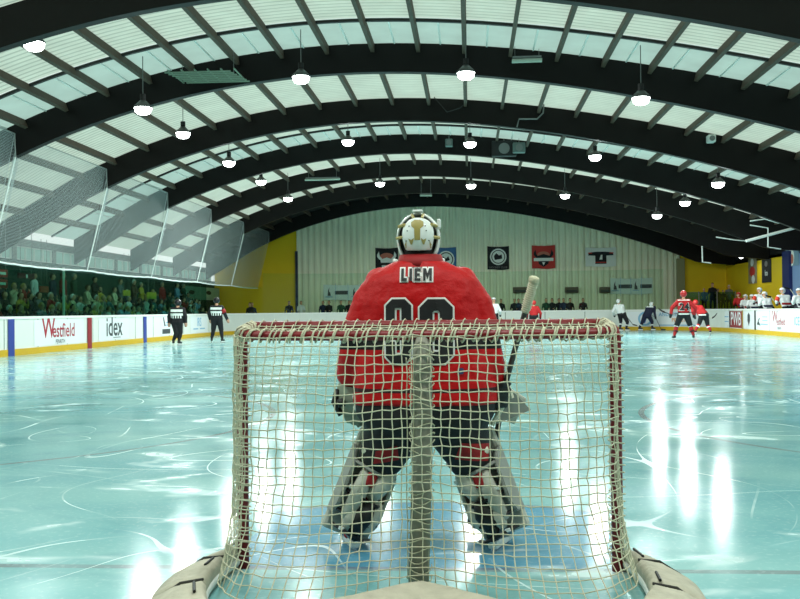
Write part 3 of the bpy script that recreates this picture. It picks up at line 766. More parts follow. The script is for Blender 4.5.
lsign(147, 292, 156, 299, -14.9, MATS['yellow_print'], [], 'yellow pennant raised in the crowd, right one', 'pennant')
bm = NB(); a = atX(63.5, 277, -14.3); tube(bm, [(a.x, a.y, .2), (a.x, a.y, 2.9)], .05, 8); tag(obj('support_post', bm, whiteP), 'white steel post standing in the left stand', 'post')

print('hall', time.time()-T0)
# ================================================================ SPECTATORS
skin = mat('skin', (214, 160, 130), .6)
TOPS = [('navy', (30, 40, 70)), ('black', (20, 20, 24)), ('white', (220, 222, 224)), ('grey', (110, 115, 120)), ('red', (176, 36, 34)), ('dark green', (34, 70, 50)), ('light blue', (130, 170, 205)), ('teal', (30, 100, 110)), ('cream', (214, 204, 170)), ('brown', (90, 62, 44)), ('yellow', (206, 170, 60))]
HAIRS = [('dark', (28, 22, 18)), ('brown', (84, 56, 34)), ('fair', (196, 160, 96)), ('grey', (150, 150, 150))]
for n, c in TOPS: mat('cloth_'+n, c, .8)
for n, c in HAIRS: mat('hair_'+n, c, .7)
mat('hair_white cap', (225, 228, 228), .6); mat('trousers', (30, 32, 42), .8)
def seated(v):
    f = v*.03
    arms = [((.19, 0, .98), (.26, -.1, .74), .055, .045, 0), ((.26, -.1, .74), (.1+f, -.32, .66), .045, .04, 0), ((.1+f, -.32, .66), (.07, -.36, .67), .04, .035, 1)]
    if v == 1: arms = [((.19, 0, .98), (.26, -.12, .8), .055, .045, 0), ((.26, -.12, .8), (.12, -.22, 1.05), .045, .038, 0), ((.12, -.22, 1.05), (.09, -.2, 1.12), .04, .035, 1)]
    c = []
    for s in (1, -1):
        q = arms if (s > 0 or v != 2) else seated(0)[0:3]
        for a, b, ra, rb, k in q: c.append(((a[0]*s, a[1], a[2]), (b[0]*s, b[1], b[2]), ra, rb, k)) if not (v == 2 and s < 0) else c.append(((-abs(a[0]), a[1], a[2]), (-abs(b[0]), b[1], b[2]), ra, rb, k))
        c += [((.09*s, 0, .46), (.12*s, -.42, .5), .09, .07, 2), ((.12*s, -.42, .5), (.12*s, -.4, .08), .06, .05, 2), ((.12*s, -.4, .05), (.12*s, -.52, .04), .045, .035, 4)]
    c += [((0, .02, .5), (0, .03, .72), .15, .14, 0), ((0, .03, .72), (0, .02, .95), .14, .15, 0), ((-.12, .02, .98), (.12, .02, .98), .08, .08, 0),
          ((0, .0, 1.03), (0, -.01, 1.12), .055, .05, 1), ((0, -.02, 1.19), (0, -.03, 1.25), .085, .085, 1), ((0, -.115, 1.2), (0, -.12, 1.19), .018, .018, 1),
          ((0, .03, 1.24), (0, .0, 1.285), .092, .085, 3)]
    return c
def standing(v):
    c = []
    for s in (1, -1):
        e = (.25*s, -.02-.06*v, 1.12); h = (.16*s, -.22, 1.08+.05*v) if v else (.24*s, -.06, .86)
        c += [((.19*s, 0, 1.4), e, .06, .05, 0), (e, h, .05, .04, 0), (h, (h[0]*.9, h[1]-.06, h[2]-.01), .038, .034, 1)]
        c += [((.09*s, 0, .9), (.11*s, -.02, .5), .1, .07, 2), ((.11*s, -.02, .5), (.12*s, .02, .09), .07, .05, 2), ((.12*s, .03, .05), (.13*s, -.12, .04), .045, .035, 4)]
    c += [((0, 0, .95), (0, 0, 1.15), .155, .14, 0), ((0, 0, 1.15), (0, 0, 1.36), .14, .16, 0), ((-.12, 0, 1.4), (.12, 0, 1.4), .08, .08, 0),
          ((0, 0, 1.46), (0, -.01, 1.54), .055, .05, 1), ((0, -.02, 1.61), (0, -.03, 1.67), .085, .088, 1), ((0, -.12, 1.63), (0, -.125, 1.62), .018, .018, 1), ((0, .03, 1.66), (0, .0, 1.71), .094, .086, 3)]
    return c
SEAT = [fig_mesh(seated(v), .034, 2) for v in (0, 1)]
STAND = [fig_mesh(standing(v), .034, 2) for v in (0, 1)]
for me in SEAT+STAND:
    for mm in (MATS['cloth_navy'], skin, MATS['trousers'], MATS['hair_dark'], blackM): me.materials.append(mm)
def person(me, loc, rz, top, hair, label, group, scale=1):
    o = bpy.data.objects.new('person', me); COL.objects.link(o); o.location = loc; o.rotation_euler.z = rz; o.scale = (scale,)*3
    for i, mm in ((0, MATS['cloth_'+top]), (3, MATS['hair_'+hair])):
        o.material_slots[i].link = 'OBJECT'; o.material_slots[i].material = mm
    tag(o, label, 'person', group); return o
def nth(i):
    return {1: '1st', 2: '2nd', 3: '3rd'}.get(i, f'{i}th')
rows = [(-14.7, .3, 'front'), (-15.42, .7, 'middle'), (-16.2, 1.1, 'back')]
for ri, (X, z, rn) in enumerate(rows):
    y = 26.2+.3*ri; i = 0
    while y < 57.5:
        i += 1
        top = R.choice(TOPS)[0]; hair = R.choice([h[0] for h in HAIRS]+['white cap'])
        st = (ri == 2 and R.random() < .45)
        me = R.choice(STAND if st else SEAT)
        hs = hair if 'cap' in hair else hair+' hair'
        o = person(me, (X+R.uniform(-.05, .05), y, z-(.02 if not st else 0)), PI/2+R.uniform(-.35, .35), top, hair, f'spectator in {top} top, {hs}, {nth(i)} from near end in left stand {rn} row', 'spectators in the left stand', R.uniform(.94, 1.05))
        y += R.choice([.62, .68, .75, 1.1, 1.5])*(1.15 if y < 45 else 1.35)
# people watching behind the far boards
farp = [(243, 'black'), (252, 'navy'), (289, 'black'), (301, 'white'), (323, 'navy'), (329, 'black'), (341, 'dark green'), (349, 'black'), (372, 'navy'), (486, 'black'), (501, 'black'), (514.5, 'black'), (518.5, 'navy'), (524, 'black'), (546, 'dark green'), (552, 'black'), (559, 'black'), (563.5, 'navy'), (570, 'black'), (583, 'black')]
for i, (px, top) in enumerate(farp):
    p = at(px, 300, 61.9+(.5 if i % 3 == 1 else 0))
    z = .2-(.18 if i % 2 else .05)*0
    if px < 285: p = at(px, 300, 59.3 if px < 249 else 61.6); z = .0
    person(STAND[i % 2], (p.x, max(p.y, 61.2), .2 if px > 285 else 0), R.uniform(-.4, .4), top, ['dark', 'brown'][i % 2], f'spectator in {top} coat, {nth(i+1)} from left behind the far end boards', 'spectators behind the far boards', .98 if px > 285 else 1.05)
for i, (px, top, hair, Y, sc) in enumerate([(704, 'grey', 'fair', 61.4, .82), (712.5, 'black', 'dark', 61.6, 1.0), (718, 'dark green', 'brown', 62.4, .8), (729, 'grey', 'white cap', 61.5, .92), (723, 'black', 'dark', 61.2, .75)]):
    p = at(px, 290, Y)
    person(STAND[i % 2], (p.x, Y, 1.0), R.uniform(-.3, .3), top, hair, f'spectator in {top} top, {hair if "cap" in hair else hair+" hair"}, far right yellow corner, {nth([1,2,3,5,4][i])} from left', 'spectators in the far right corner', sc)
print('crowd', len(bpy.data.objects), time.time()-T0)

# ================================================================ SKATERS
def sub(name, bm, m, parent, smooth=True): return obj(name, bm, m, parent, smooth)
def skater(loc, J, cols, label, number=None, stripe_=None, helmet=(230, 232, 230), vox=.022, ref=False, group=None, top_extra=None, visor_dir=None, skates=True):
    """J: joints in metres about the skater's own foot point, X right, Y away"""
    t = thing('person', label, 'person', loc, 0, group)
    o = Vector(loc)
    V = {k: Vector(v)+o for k, v in J.items()}
    S = cols
    caps = []
    A = lambda a, b, ra, rb, s: caps.append((V[a] if isinstance(a, str) else a, V[b] if isinstance(b, str) else b, ra, rb, s))
    sh = V['sl'].lerp(V['sr'], .5); chest = sh.lerp(V['hip'], .3); belly = sh.lerp(V['hip'], .7)
    lr = (V['sr']-V['sl']).normalized()
    A(V['hip']-lr*.1, V['hip']+lr*.1, .16, .16, 1)
    for s in (-1, 1): A(chest+lr*.09*s, belly+lr*.07*s, .16, .17, 0)
    A('sl', 'sr', .105, .105, 0); A(sh, V['head'].lerp(sh, .45), .075, .06, 5)
    A(V['head'], V['head'], .105, .105, 5)
    for q in 'lr':
        A('s'+q, 'e'+q, .095, .08, 0); A('e'+q, 'h'+q, .078, .065, 0)
        hd = (V['h'+q]-V['e'+q]).normalized(); A(V['h'+q], V['h'+q]+hd*.1, .07, .06, 3)
        A(V['hip']+lr*(.1 if q == 'r' else -.1), 'k'+q, .15, .105, 1)
        kk = V['k'+q]; aa = V['a'+q]
        A(kk, kk.lerp(aa, .35), .085, .09, 2); A(kk.lerp(aa, .35), aa+Vector((0, 0, .08)), .09, .06, 2)
        fd = Vector(J.get('f'+q, (0, -1, 0)))
        A(aa-fd*.03, aa+fd*.14+Vector((0, 0, -.02)), .055, .045, 4)
    me = fig_mesh(caps, vox, 2)
    body = bake('body', me, [S['jersey'], S['pants'], S['socks'], S['gloves'], blackM, skin], t)
    # helmet: shell with an open face, and a face cage or visor
    hm = mat('helmet_%d_%d_%d' % helmet, helmet, .3); bm = NB()
    sphere(bm, V['head']+Vector((0, 0, .03)), .135, (1, 1.12, 1), 16, 10)
    vd = Vector(visor_dir or (0, -1, 0)).normalized()
    dl = [v for v in bm.verts if (v.co-V['head']).dot(vd) > .065 and v.co.z < V['head'].z+.06]
    bmesh.ops.delete(bm, geom=dl, context='VERTS'); h = sub('helmet', bm, hm, body)
    # face: nose, eyes
    bm = NB(); sphere(bm, V['head']+vd*.115, .02, (1, 1, 1.4), 6, 5); sub('nose', bm, skin, body)
    bm = NB()
    side = vd.cross(Vector((0, 0, 1)))
    for s in (-1, 1): sphere(bm, V['head']+vd*.095+side*.035*s+Vector((0, 0, .03)), .014, (1, 1, 1), 6, 5)
    sub('eyes', bm, blackM, body)
    bm = NB()
    if skates:
        for q in 'lr':
            fd = Vector(J.get('f'+q, (0, -1, 0))).normalized(); a = V['a'+q]
            Mx = Matrix((fd, fd.cross(Vector((0, 0, 1))), Vector((0, 0, 1)))).transposed()
            b2 = NB(); box(b2, a+fd*.05+Vector((0, 0, -.075)), (.25, .02, .05), Mx); sub('skate_holder', b2, whiteP, body, False)
            b2 = NB(); box(b2, a+fd*.05+Vector((0, 0, -.11)), (.29, .006, .03), Mx); sub('skate_blade', b2, greyM, body, False)
    bm.free()
    # pattern that belongs to the shirt and trousers
    bv = bvh_of(body)
    def patch(name, polys, c, m, u=lr, off=.006, txt=None, size=.3, dirn=None):
        n = dirn or Vector((0, 1, 0))
        q = text_bm(txt, size, size*.04) if txt else poly_bm(polys)
        up = u.cross(n) if u.cross(n).z > 0 else -u.cross(n)
        fine(q, .05)
        for w in q.verts: w.co = Vector(c)+u*w.co.x+up*w.co.y-n*.0
        drape(q, bv, off, n, .06)
        if len(q.faces): sub(name, q, m, body)
        else: q.free()
    lrx = Vector((lr.x, 0, lr.z)).normalized()
    c0 = chest.lerp(belly, .35)
    if number:
        patch('back_number', None, c0, MATS['white_cloth'], lrx, .008, number, .42)
        patch('back_number', None, c0, blackM, lrx, .012, number, .38)
    for dz, hgt, m in (stripe_ or []):
        patch('shirt_stripe', [rect(-.24, -hgt/2, .24, hgt/2)], c0+Vector((0, 0, dz)), m, lrx)
    for e in (top_extra or []):
        patch(e[0], e[1], V[e[2]]+Vector(e[3]), e[4], lrx)
    return t, V, body
def sock_band(V, body, f0, f1, m):
    for q in 'lr':
        k, a = V['k'+q], V['a'+q]; bm = NB()
        tube(bm, [k.lerp(a, f0), k.lerp(a, f1)], .1, 12, True); obj('sock_stripe', bm, m, body, True)
def stick(pts, blade, label, m=None, r=.016, tape=None, group='hockey sticks'):
    t = thing('hockey_stick', label, 'hockey stick', pts[-1], 0, group)
    bm = NB(); tube(bm, pts, r, 6); obj('shaft', bm, m or blackM, t)
    bm = NB(); a = Vector(blade[0]); b = Vector(blade[1]); c = Vector(blade[2]) if len(blade) > 2 else b
    n = 6; up = Vector(blade[3]) if len(blade) > 3 else Vector((0, 0, 1)); rings = []
    for i in range(n+1):
        s = i/n; p = a.lerp(b, s)*(1-s)+b.lerp(c, s)*s if len(blade) > 2 else a.lerp(b, s)
        th = (b-a).normalized().cross(up).normalized()*.009; h = up*(.038*(1-.3*s*s))
        rings.append([p-h-th, p-h+th, p+h+th, p+h-th])
    loft(bm, rings); obj('blade', bm, blackM, t)
    return t
jr = mat('jersey_red', (186, 24, 28), .75, bump=.2); jw = mat('jersey_white', (232, 234, 232), .75, bump=.2); jn = mat('jersey_navy', (24, 28, 56), .75, bump=.2)
pk = mat('pants_black', (18, 18, 22), .8, bump=.2); sr = mat('socks_red', (176, 28, 30), .8); sw = mat('socks_white', (220, 222, 220), .8); sn = mat('socks_navy', (26, 28, 50), .8)
gb = mat('gloves_black', (20, 20, 22), .6)
RED = dict(jersey=jr, pants=pk, socks=sr, gloves=gb); WHT = dict(jersey=jw, pants=pk, socks=sn, gloves=gb); NAV = dict(jersey=jn, pants=jn, socks=sn, gloves=gb)
REF = dict(jersey=mat('official_black_cloth', (22, 22, 26), .8), pants=pk, socks=pk, gloves=mat('bare_hands', (200, 150, 125), .6))
def J0(w=.2, hipz=1.0, shz=1.5, hz=1.78, lean=(0, 0), ar=None, **k):
    lx, ly = lean
    d = dict(hip=(0, 0, hipz), sl=(-.2+lx, ly, shz), sr=(.2+lx, ly, shz), head=(lx*1.2, ly*1.25, hz),
             el=(-.36+lx, ly-.02, shz-.3), er=(.36+lx, ly-.02, shz-.3), hl=(-.36+lx, ly+.18, shz-.5), hr=(.36+lx, ly+.18, shz-.5),
             kl=(-w*.75, .06, .55), kr=(w*.75, .06, .55), al=(-w, 0, .13), ar=(w, 0, .13), fl=(-.35, .94, 0), fr=(.35, .94, 0))
    d.update(k); return d
def ground(px, py):
    d = fw+RT*((px-400)/F)-UP*((py-299.5)/F); return CAM+d*(-CH/d.z)
# red shirt with number, back turned
g0 = ground(684, 340)
t, V, b = skater((g0.x, g0.y, 0), J0(.37, 1.02, 1.52, 1.8, hl=(-.5, .0, 1.02), el=(-.46, -.04, 1.28), hr=(.44, .12, 1.0), er=(.45, -.04, 1.26), kl=(-.27, .08, .56), kr=(.27, .08, .56)), RED, 'hockey player in red with white numbered back, facing away, right of the goal', '24', [(-.27, .05, MATS['white_cloth']), (.28, .03, MATS['white_cloth'])], (190, 40, 40), group='skaters in red', visor_dir=(0, 1, 0))
sock_band(V, b, .02, .1, MATS['white_cloth']); sock_band(V, b, .45, .55, blackM)
a = V['hl']; stick([V['hr']+Vector((.02, .05, .1)), V['hl']+Vector((-.02, .04, 0)), V['hl']+Vector((-.22, .1, .09))], [V['hl']+Vector((-.22, .1, .09)), V['hl']+Vector((-.36, .1, .13)), V['hl']+Vector((-.46, .1, .24))], 'dark stick held out to the left by the red player with the number')
# second red player partly hidden
g1 = ground(704, 334)
t, V, b = skater((g1.x, g1.y, 0), J0(.3, .9, 1.3, 1.5, lean=(-.3, .1), er=(.15, .1, 1.0), hr=(.1, .15, .78), el=(-.5, .1, 1.05), hl=(-.4, .2, .85), kr=(.2, .1, .45), ar=(.5, .05, .13), kl=(-.2, .1, .5), al=(-.4, 0, .13)), RED, 'hockey player in red crouching, half hidden behind the other red player', None, [(-.2, .05, MATS['white_cloth'])], (190, 40, 40), group='skaters in red', visor_dir=(0, 1, 0))
sock_band(V, b, .3, .45, MATS['white_cloth'])
h = V['hr']; e = at(712, 318, g1.y); e2 = at(717, 313, g1.y)
stick([h+Vector((-.3, 0, .03)), h, e], [e, e.lerp(e2, .5)+Vector((.05, 0, -.04)), e2], 'stick with black curved blade held out to the right by the crouching red player', creamM)
# white player at left of group
g2 = ground(622, 331)
t, V, b = skater((g2.x, g2.y, 0), J0(.25, .95, 1.42, 1.66, lean=(-.15, 0), el=(-.5, 0, 1.1), hl=(-.4, .2, .9), er=(.15, .1, 1.15), hr=(.2, .25, .95), al=(-.1, 0, .13), kl=(-.05, .1, .55), ar=(.45, -.2, .13), kr=(.3, -.05, .5), fl=(.9, -.3, 0), fr=(.9, -.3, 0)), WHT, 'hockey player in white shirt and black pants just past the right goal post', None, [(-.25, .06, blackM)], (238, 240, 238), group='skaters in white and navy', visor_dir=(1, 0, 0))
sock_band(V, b, .35, .5, MATS['white_cloth'])
stick([V['hl'], V['hr'], V['hr']+Vector((.5, .3, -.6))], [V['hr']+Vector((.5, .3, -.6)), V['hr']+Vector((.75, .3, -.66))], 'stick of the white shirted player beside the goal post')
# navy player bent forward
g3 = ground(647, 330.5)
t, V, b = skater((g3.x, g3.y, 0), J0(.3, .85, 1.3, 1.48, lean=(.22, 0), el=(-.05, .1, 1.0), hl=(.2, .1, .8), er=(.45, .05, 1.0), hr=(.5, .1, .78), al=(-.42, 0, .13), kl=(-.25, .05, .48), ar=(.4, 0, .13), kr=(.3, .08, .5), fl=(.9, -.3, 0), fr=(.9, -.3, 0)), NAV, 'hockey player in navy with white helmet bending forward with stick', None, [(.28, .12, MATS['white_cloth'])], (238, 240, 238), group='skaters in white and navy', visor_dir=(1, 0, 0))
sock_band(V, b, .45, .6, MATS['white_cloth'])
e = at(661, 329, g3.y); stick([V['hl']+Vector((-.1, 0, .12)), V['hr'], Vector((e.x, e.y, .06))], [Vector((e.x, e.y, .05)), Vector((e.x+.14, e.y, .045)), Vector((e.x+.26, e.y, .05))], 'long dark stick of the navy player reaching down to the ice')
# two more beyond the goalie
g4 = ground(494, 333)
t, V, b = skater((g4.x, g4.y, 0), J0(.25, 1.0, 1.5, 1.78), WHT, 'hockey player in white helmet seen past the right shoulder of the goalie', None, None, (238, 240, 238), group='skaters in white and navy')
g5 = ground(534, 333)
t, V, b = skater((g5.x, g5.y, 0), J0(.25, .9, 1.35, 1.6), RED, 'hockey player in red behind the tall goalie stick', None, None, (200, 45, 45), group='skaters in red', visor_dir=(0, 1, 0))
# officials
g6 = ground(177, 345.5)
wcl = MATS['white_cloth']
zeb = [(.17, .10, wcl), (.02, .09, wcl)]
zv = [('shirt_stripe', [rect(x-.022, -.07, x+.022, .07)], 'hip', (0, 0, .2), wcl) for x in (-.19, -.1, 0, .1, .19)]
t, V, b = skater((g6.x, g6.y, 0), J0(.08, .92, 1.38, 1.63, lean=(.04, 0), el=(-.3, -.02, 1.12), hl=(-.32, .05, .86), er=(.34, 0, 1.12), hr=(.34, .04, .86), al=(-.14, 0, .13), ar=(.05, .1, .13), kl=(-.02, 0, .5), kr=(.12, .05, .5)), REF, 'match official in black and white striped shirt, left one of two', None, zeb, (18, 18, 22), group='match officials', top_extra=zv, visor_dir=(0, 1, 0))
g7 = ground(217, 343)
t, V, b = skater((g7.x, g7.y, 0), J0(.22, 1.0, 1.46, 1.74, el=(-.33, 0, 1.2), hl=(-.3, .1, .95), er=(.33, 0, 1.22), hr=(.42, .1, .95)), REF, 'match official in striped shirt with red armband, right one beside the goal', None, zeb, (18, 18, 22), group='match officials', top_extra=zv, visor_dir=(0, 1, 0))
bm = NB(); tube(bm, [V['sr'].lerp(V['er'], .35), V['sr'].lerp(V['er'], .95)], .1, 12); obj('red_armband', bm, redC, b, True)
# bench players behind the right boards
bench = [(741, 55.2, .98, 'RED', (190, 40, 40), 'in red, at the far end of the bench'), (747.5, 53.5, .9, 'WHT', (238, 240, 238), 'in white, second from the far end of the bench'), (754, 51.5, .88, 'WHT', (238, 240, 238), 'in white, leaning low in the middle of the bench'),
         (762.5, 49.6, 1.06, 'WHT', (238, 240, 238), 'standing tallest on the bench below the black banner'), (767, 48.2, .93, 'WHT', (238, 240, 238), 'in white just right of the tallest bench player'), (784, 45.4, 1.0, 'WHT', (238, 240, 238), 'in a white helmet near the blue post'), (798.5, 43.2, .96, 'WHT', (238, 240, 238), 'cut by the right edge of the photo')]
for i, (px, Y, sc, K, hc, lb) in enumerate(bench):
    p = at(px, 300, Y); X = max(p.x, WR+.45)
    sc *= 1.06; jt = J0(.15, .95, 1.38, 1.62, lean=(-.18, 0), hl=(-.42, .1, 1.12), el=(-.45, 0, 1.22), hr=(-.2, .3, 1.12), er=(.05, .3, 1.15), fl=(-1, 0, 0), fr=(-1, 0, 0))
    jt = {k: ((v[0]*sc, v[1]*sc, v[2]*sc) if k not in ('fl', 'fr', 'al', 'ar') else v) for k, v in jt.items()}
    t, V, b = skater((X+.1, Y, .25), jt, RED if K == 'RED' else WHT, f'hockey player {lb}', None, [(-.1, .1, redC if i % 2 else jn)], hc, vox=.028, group='players on the bench', visor_dir=(-1, -.2, 0))
    if i in (3, 5):
        bm = NB(); tube(bm, [V['sl'], V['el']], .1, 10); obj('orange_sleeve_patch', bm, mat('orange_red_cloth', (220, 60, 36), .7), b, True)
for i, (x0, y0, x1, y1, Y) in enumerate(((790, 289, 800, 303, 45), (770, 297, 778, 306, 47), (757, 299, 763, 306, 50))):
    a = at(x0, y0, Y); b_ = at(x1, y1, Y); a.x = max(a.x, WR+.3); b_.x = max(b_.x, WR+.3)
    stick([b_, a], [a, a+Vector((-.12, 0, .03)), a+Vector((-.25, 0, .08))], ['stick raised highest at the right end of the bench', 'stick leaning by the blue post on the bench', 'stick leaning among the white players mid bench'][i], creamM, group='sticks on the bench')
print('skaters', len(bpy.data.objects), time.time()-T0)

# ================================================================ GOAL
cord = mat('cream_net_cord', (206, 200, 172), .75, var=.15, vscale=40)
padc = mat('white_vinyl_padding', (186, 178, 158), .65, var=.3, vscale=14, bump=.5, bscale=22)
GY = 4.9
goal = thing('hockey_goal', 'red framed ice hockey goal with cream netting seen from behind', 'goal', (GX, GY, 0))
G = lambda x, b, z: Vector((GX+x, GY-b, z))
for s in (-1, 1):
    bm = NB(); tube(bm, [G(.915*s, 0, 0), G(.915*s, 0, 1.13)]+[G(.915*s-s*.06*(1-math.cos(a)), 0, 1.13+.06*math.sin(a)) for a in (.5, 1, PI/2)], .028, 12)
    obj('post', bm, redM, goal, True)
bm = NB(); tube(bm, [G(-.86, 0, 1.19), G(.86, 0, 1.19)], .028, 12); obj('crossbar', bm, redM, goal, True)
TB = .46
def toprear(u):     # u -1..1
    x = u*.86; b = TB*(1-abs(u)**7); return x, b
bm = NB(); pts = []
for i in range(41):
    u = -1+2*i/40; a = PI*(1-(u+1)/2)
    x = .86*math.copysign(abs(math.cos(a))**.35, math.cos(a)); b = TB*abs(math.sin(a))**.35
    pts.append(G(x, b, 1.19-.035*(b/TB)))
tube(bm, pts, .022, 10); obj('rear_top_bar', bm, redM, goal, True)
# centre support, wrapped in padding
bm = NB(); tube(bm, [G(.0, TB, 1.14), G(.005, TB+.02, 1.08), G(.0, TB+.05, .6), G(-.02, TB+.08, .05)], [.03, .044, .046, .046], 14)
obj('centre_post', bm, mat('grey_post_padding', (142, 139, 126), .7, var=.2, bump=.2), goal, True)
# base frame and its laced padding
base = [(-.93, -.12), (-.96, .15), (-.97, .42), (-.93, .70), (-.8, .98), (-.52, 1.02), (-.25, .82), (0, .64), (.25, .82), (.52, 1.02), (.8, .98), (.95, .70), (.985, .42), (.975, .15), (.935, -.12)]
def crom(P, t):
    n = len(P)-1; f = min(max(t, 0), 1)*n; i = min(int(f), n-1); f -= i
    p0 = P[max(i-1, 0)]; p1 = P[i]; p2 = P[i+1]; p3 = P[min(i+2, n)]
    return tuple(.5*((2*b)+(-a+c)*f+(2*a-5*b+4*c-d)*f*f+(-a+3*b-3*c+d)*f**3) for a, b, c, d in zip(p0, p1, p2, p3))
bm = NB(); tube(bm, [G(*crom(base, i/60), .035) for i in range(61)], .022, 8); obj('base_bar', bm, whiteP, goal, True)
secs = [(0, .085, .02), (.085, .19, .05), (.19, .33, .05), (.33, .67, .05), (.67, .81, .05), (.81, .915, .05), (.915, 1, .02)]
for si, (t0, t1, _) in enumerate(secs):
    bm = NB(); rings = []; n = 14
    for i in range(n+1):
        t = t0+(t1-t0)*(i/n); p = Vector(crom(base, t)+(0,)); q = Vector(crom(base, min(1, t+.01))+(0,))-Vector(crom(base, max(0, t-.01))+(0,))
        q.normalize(); nn = Vector((-q.y, q.x, 0))
        if nn.dot(p-Vector((0, .4, 0))) < 0: nn = -nn
        if abs(p.x) < .3 : nn = Vector((0, 1, 0)) if abs(p.x) < .05 else (nn if nn.y > 0 else -nn)
        w = .21*(min(1, (t if t < .5 else 1-t)/.12))**.7+.015; e = .012 if i in (0, n) else 0
        h = .105*(min(1, (t if t < .5 else 1-t)/.05))**.5+.01+.006*noise.noise(p*9)*2
        def Q(o, z): v = p+nn*o; return G(v.x, v.y, z)
        rings.append([Q(-.01, .004), Q(-.012, h*.8-e), Q(.01, h-e), Q(w*.55, h*.82-e), Q(w*.85, h*.5-e), Q(w, .03), Q(w+.01, .004)])
    loft(bm, rings); pd = obj('base_padding', bm, padc, goal, True)
    # lace tie at the seam
    p = crom(base, t0+.012); q = crom(base, t0+.045)
    b2 = NB(); tube(b2, [G(p[0]*1.03, p[1]*1.03+.02, .115), G(q[0]*1.03, q[1]*1.03+.02, .115)], .007, 6); obj('lace', b2, blackM, pd)
    if si: 
        b2 = NB(); p = Vector(crom(base, t0)+(0,)); o = (p-Vector((0, .3, 0))).normalized() if abs(p.x) > .3 else Vector((0, 1, 0))
        tube(b2, [G(p.x, p.y, .105), G(p.x+o.x*.1, p.y+o.y*.1, .095), G(p.x+o.x*.2, p.y+o.y*.2, .03)], .006, 6); obj('seam', b2, mat('dark_seam', (50, 48, 44), .8), pd)
# netting
def smooth_path(P, n):
    pts = [Vector(crom(P, i/240)+(0,)) for i in range(241)]
    L = [0]
    for a, b in zip(pts, pts[1:]): L.append(L[-1]+(b-a).length)
    o = []; j = 0
    for i in range(n+1):
        d = L[-1]*i/n
        while j < 239 and L[j+1] < d: j += 1
        f = (d-L[j])/max(1e-9, L[j+1]-L[j]); o.append(pts[j].lerp(pts[j+1], min(1, f)))
    return o
NC, NR = 64, 27
topP = [(-.905, 0), (-.885, .22), (-.83, TB-.02), (-.6, TB+.03), (-.3, TB+.045), (0, TB+.05), (.3, TB+.045), (.6, TB+.03), (.83, TB-.02), (.885, .22), (.905, 0)]
midP = [(-.912, 0), (-.885, .25), (-.83, .48), (-.6, .60), (-.3, .60), (0, TB+.115), (.3, .60), (.6, .60), (.83, .48), (.885, .25), (.912, 0)]
botP = [(-.92, 0), (-.93, .28), (-.885, .60), (-.72, .86), (-.40, .86), (0, .60), (.40, .86), (.72, .86), (.90, .60), (.945, .28), (.92, 0)]
T = smooth_path(topP, NC); Mi = smooth_path(midP, NC); B = smooth_path(botP, NC)
RN = random.Random(3)
NET = []
for j in range(NR+1):
    v = j/NR; z = 1.15-(1.15-.09)*v; row = []
    for i in range(NC+1):
        if v < .5: p = T[i].lerp(Mi[i], math.sin(v*PI/1.0)**.9 if v < .5 else 1)
        else: p = Mi[i].lerp(B[i], ((v-.5)/.5)**2.2)
        j_ = .0045 if 0 < i < NC else 0
        sag = -.014*math.sin(PI*((i/NC*2) % 1))*math.sin(PI*v)
        cx = abs(i/NC-.5)
        row.append(G(p.x+RN.uniform(-j_, j_)+.006*noise.noise(Vector((i*.3, j*.3, 0))), p.y+RN.uniform(-j_, j_), z+sag+RN.uniform(-j_, j_)+.012*noise.noise(Vector((i*.15, j*.3, 5)))))
    NET.append(row)
def strand(bm, pts, r=.0027): tube(bm, pts, r, 5, True)
bm = NB()
for i in range(NC+1): strand(bm, [NET[j][i] for j in range(NR+1)])
for j in range(NR+1): strand(bm, NET[j])
for j in range(NR+1):
    for i in range(NC+1):
        if (NET[j][i]-CAM).length < 6: 
            sphere(bm, NET[j][i], .0046, u=5, v=4)
tag(obj('rear_netting', bm, cord, goal, True), 'cream square-mesh netting hanging at the back and sides', None)
# top shelf netting
bm = NB(); NS = 40; ND = 10
S = [[None]*(ND+1) for _ in range(NS+1)]
for i in range(NS+1):
    u = -1+2*i/NS
    for j in range(ND+1):
        v = j/ND; ii = int((.16+.68*i/NS)*NC); end = G(u*.86, TB*(1-abs(u)**9*.9)+.02, 1.150)
        S[i][j] = G(u*.87, .01, 1.205).lerp(end, v)+Vector((RN.uniform(-.004, .004), RN.uniform(-.004, .004), -.02*math.sin(PI*v)+RN.uniform(-.003, .003)))
for i in range(NS+1): strand(bm, S[i])
for j in range(ND+1): strand(bm, [S[i][j] for i in range(NS+1)])
obj('top_netting', bm, cord, goal, True)
# lacing wound round the bars
def helix(path, r, turns, n=8):
    P_ = [Vector(p) for p in path]; L = [0]
    for a, b in zip(P_, P_[1:]): L.append(L[-1]+(b-a).length)
    out = []; N_ = int(turns*n); j = 0
    for i in range(N_+1):
        d = L[-1]*i/N_
        while j < len(P_)-2 and L[j+1] < d: j += 1
        f = (d-L[j])/max(1e-9, L[j+1]-L[j]); c = P_[j].lerp(P_[j+1], min(1, f)); dr = (P_[j+1]-P_[j]).normalized(); x, y = frame_of(dr)
        a = 2*PI*i/n; out.append(c+(x*math.cos(a)+y*math.sin(a))*r*(1+.15*RN.random()))
    return out
bm = NB(); strand(bm, helix(pts, .027, 50), .0046); strand(bm, helix(pts[::-1], .029, 37), .0038)
strand(bm, helix([G(-.88, 0, 1.19), G(.88, 0, 1.19)], .031, 30), .003)
for s in (-1, 1): strand(bm, helix([G(.915*s, 0, .05), G(.915*s, 0, 1.16)], .036, 32), .0035)
for i in range(25):
    z = .1+.0415*i; c = G(-.02+.02*min(1, z/.6), TB+.08-.05*min(1, z/.6), z+RN.uniform(-.006, .006))
    strand(bm, [c+Vector((.055*math.cos(a), .055*math.sin(a)-.006, .012*math.sin(a*2+i))) for a in [PI*.9+PI*1.2*k/10 for k in range(11)]], .0028)
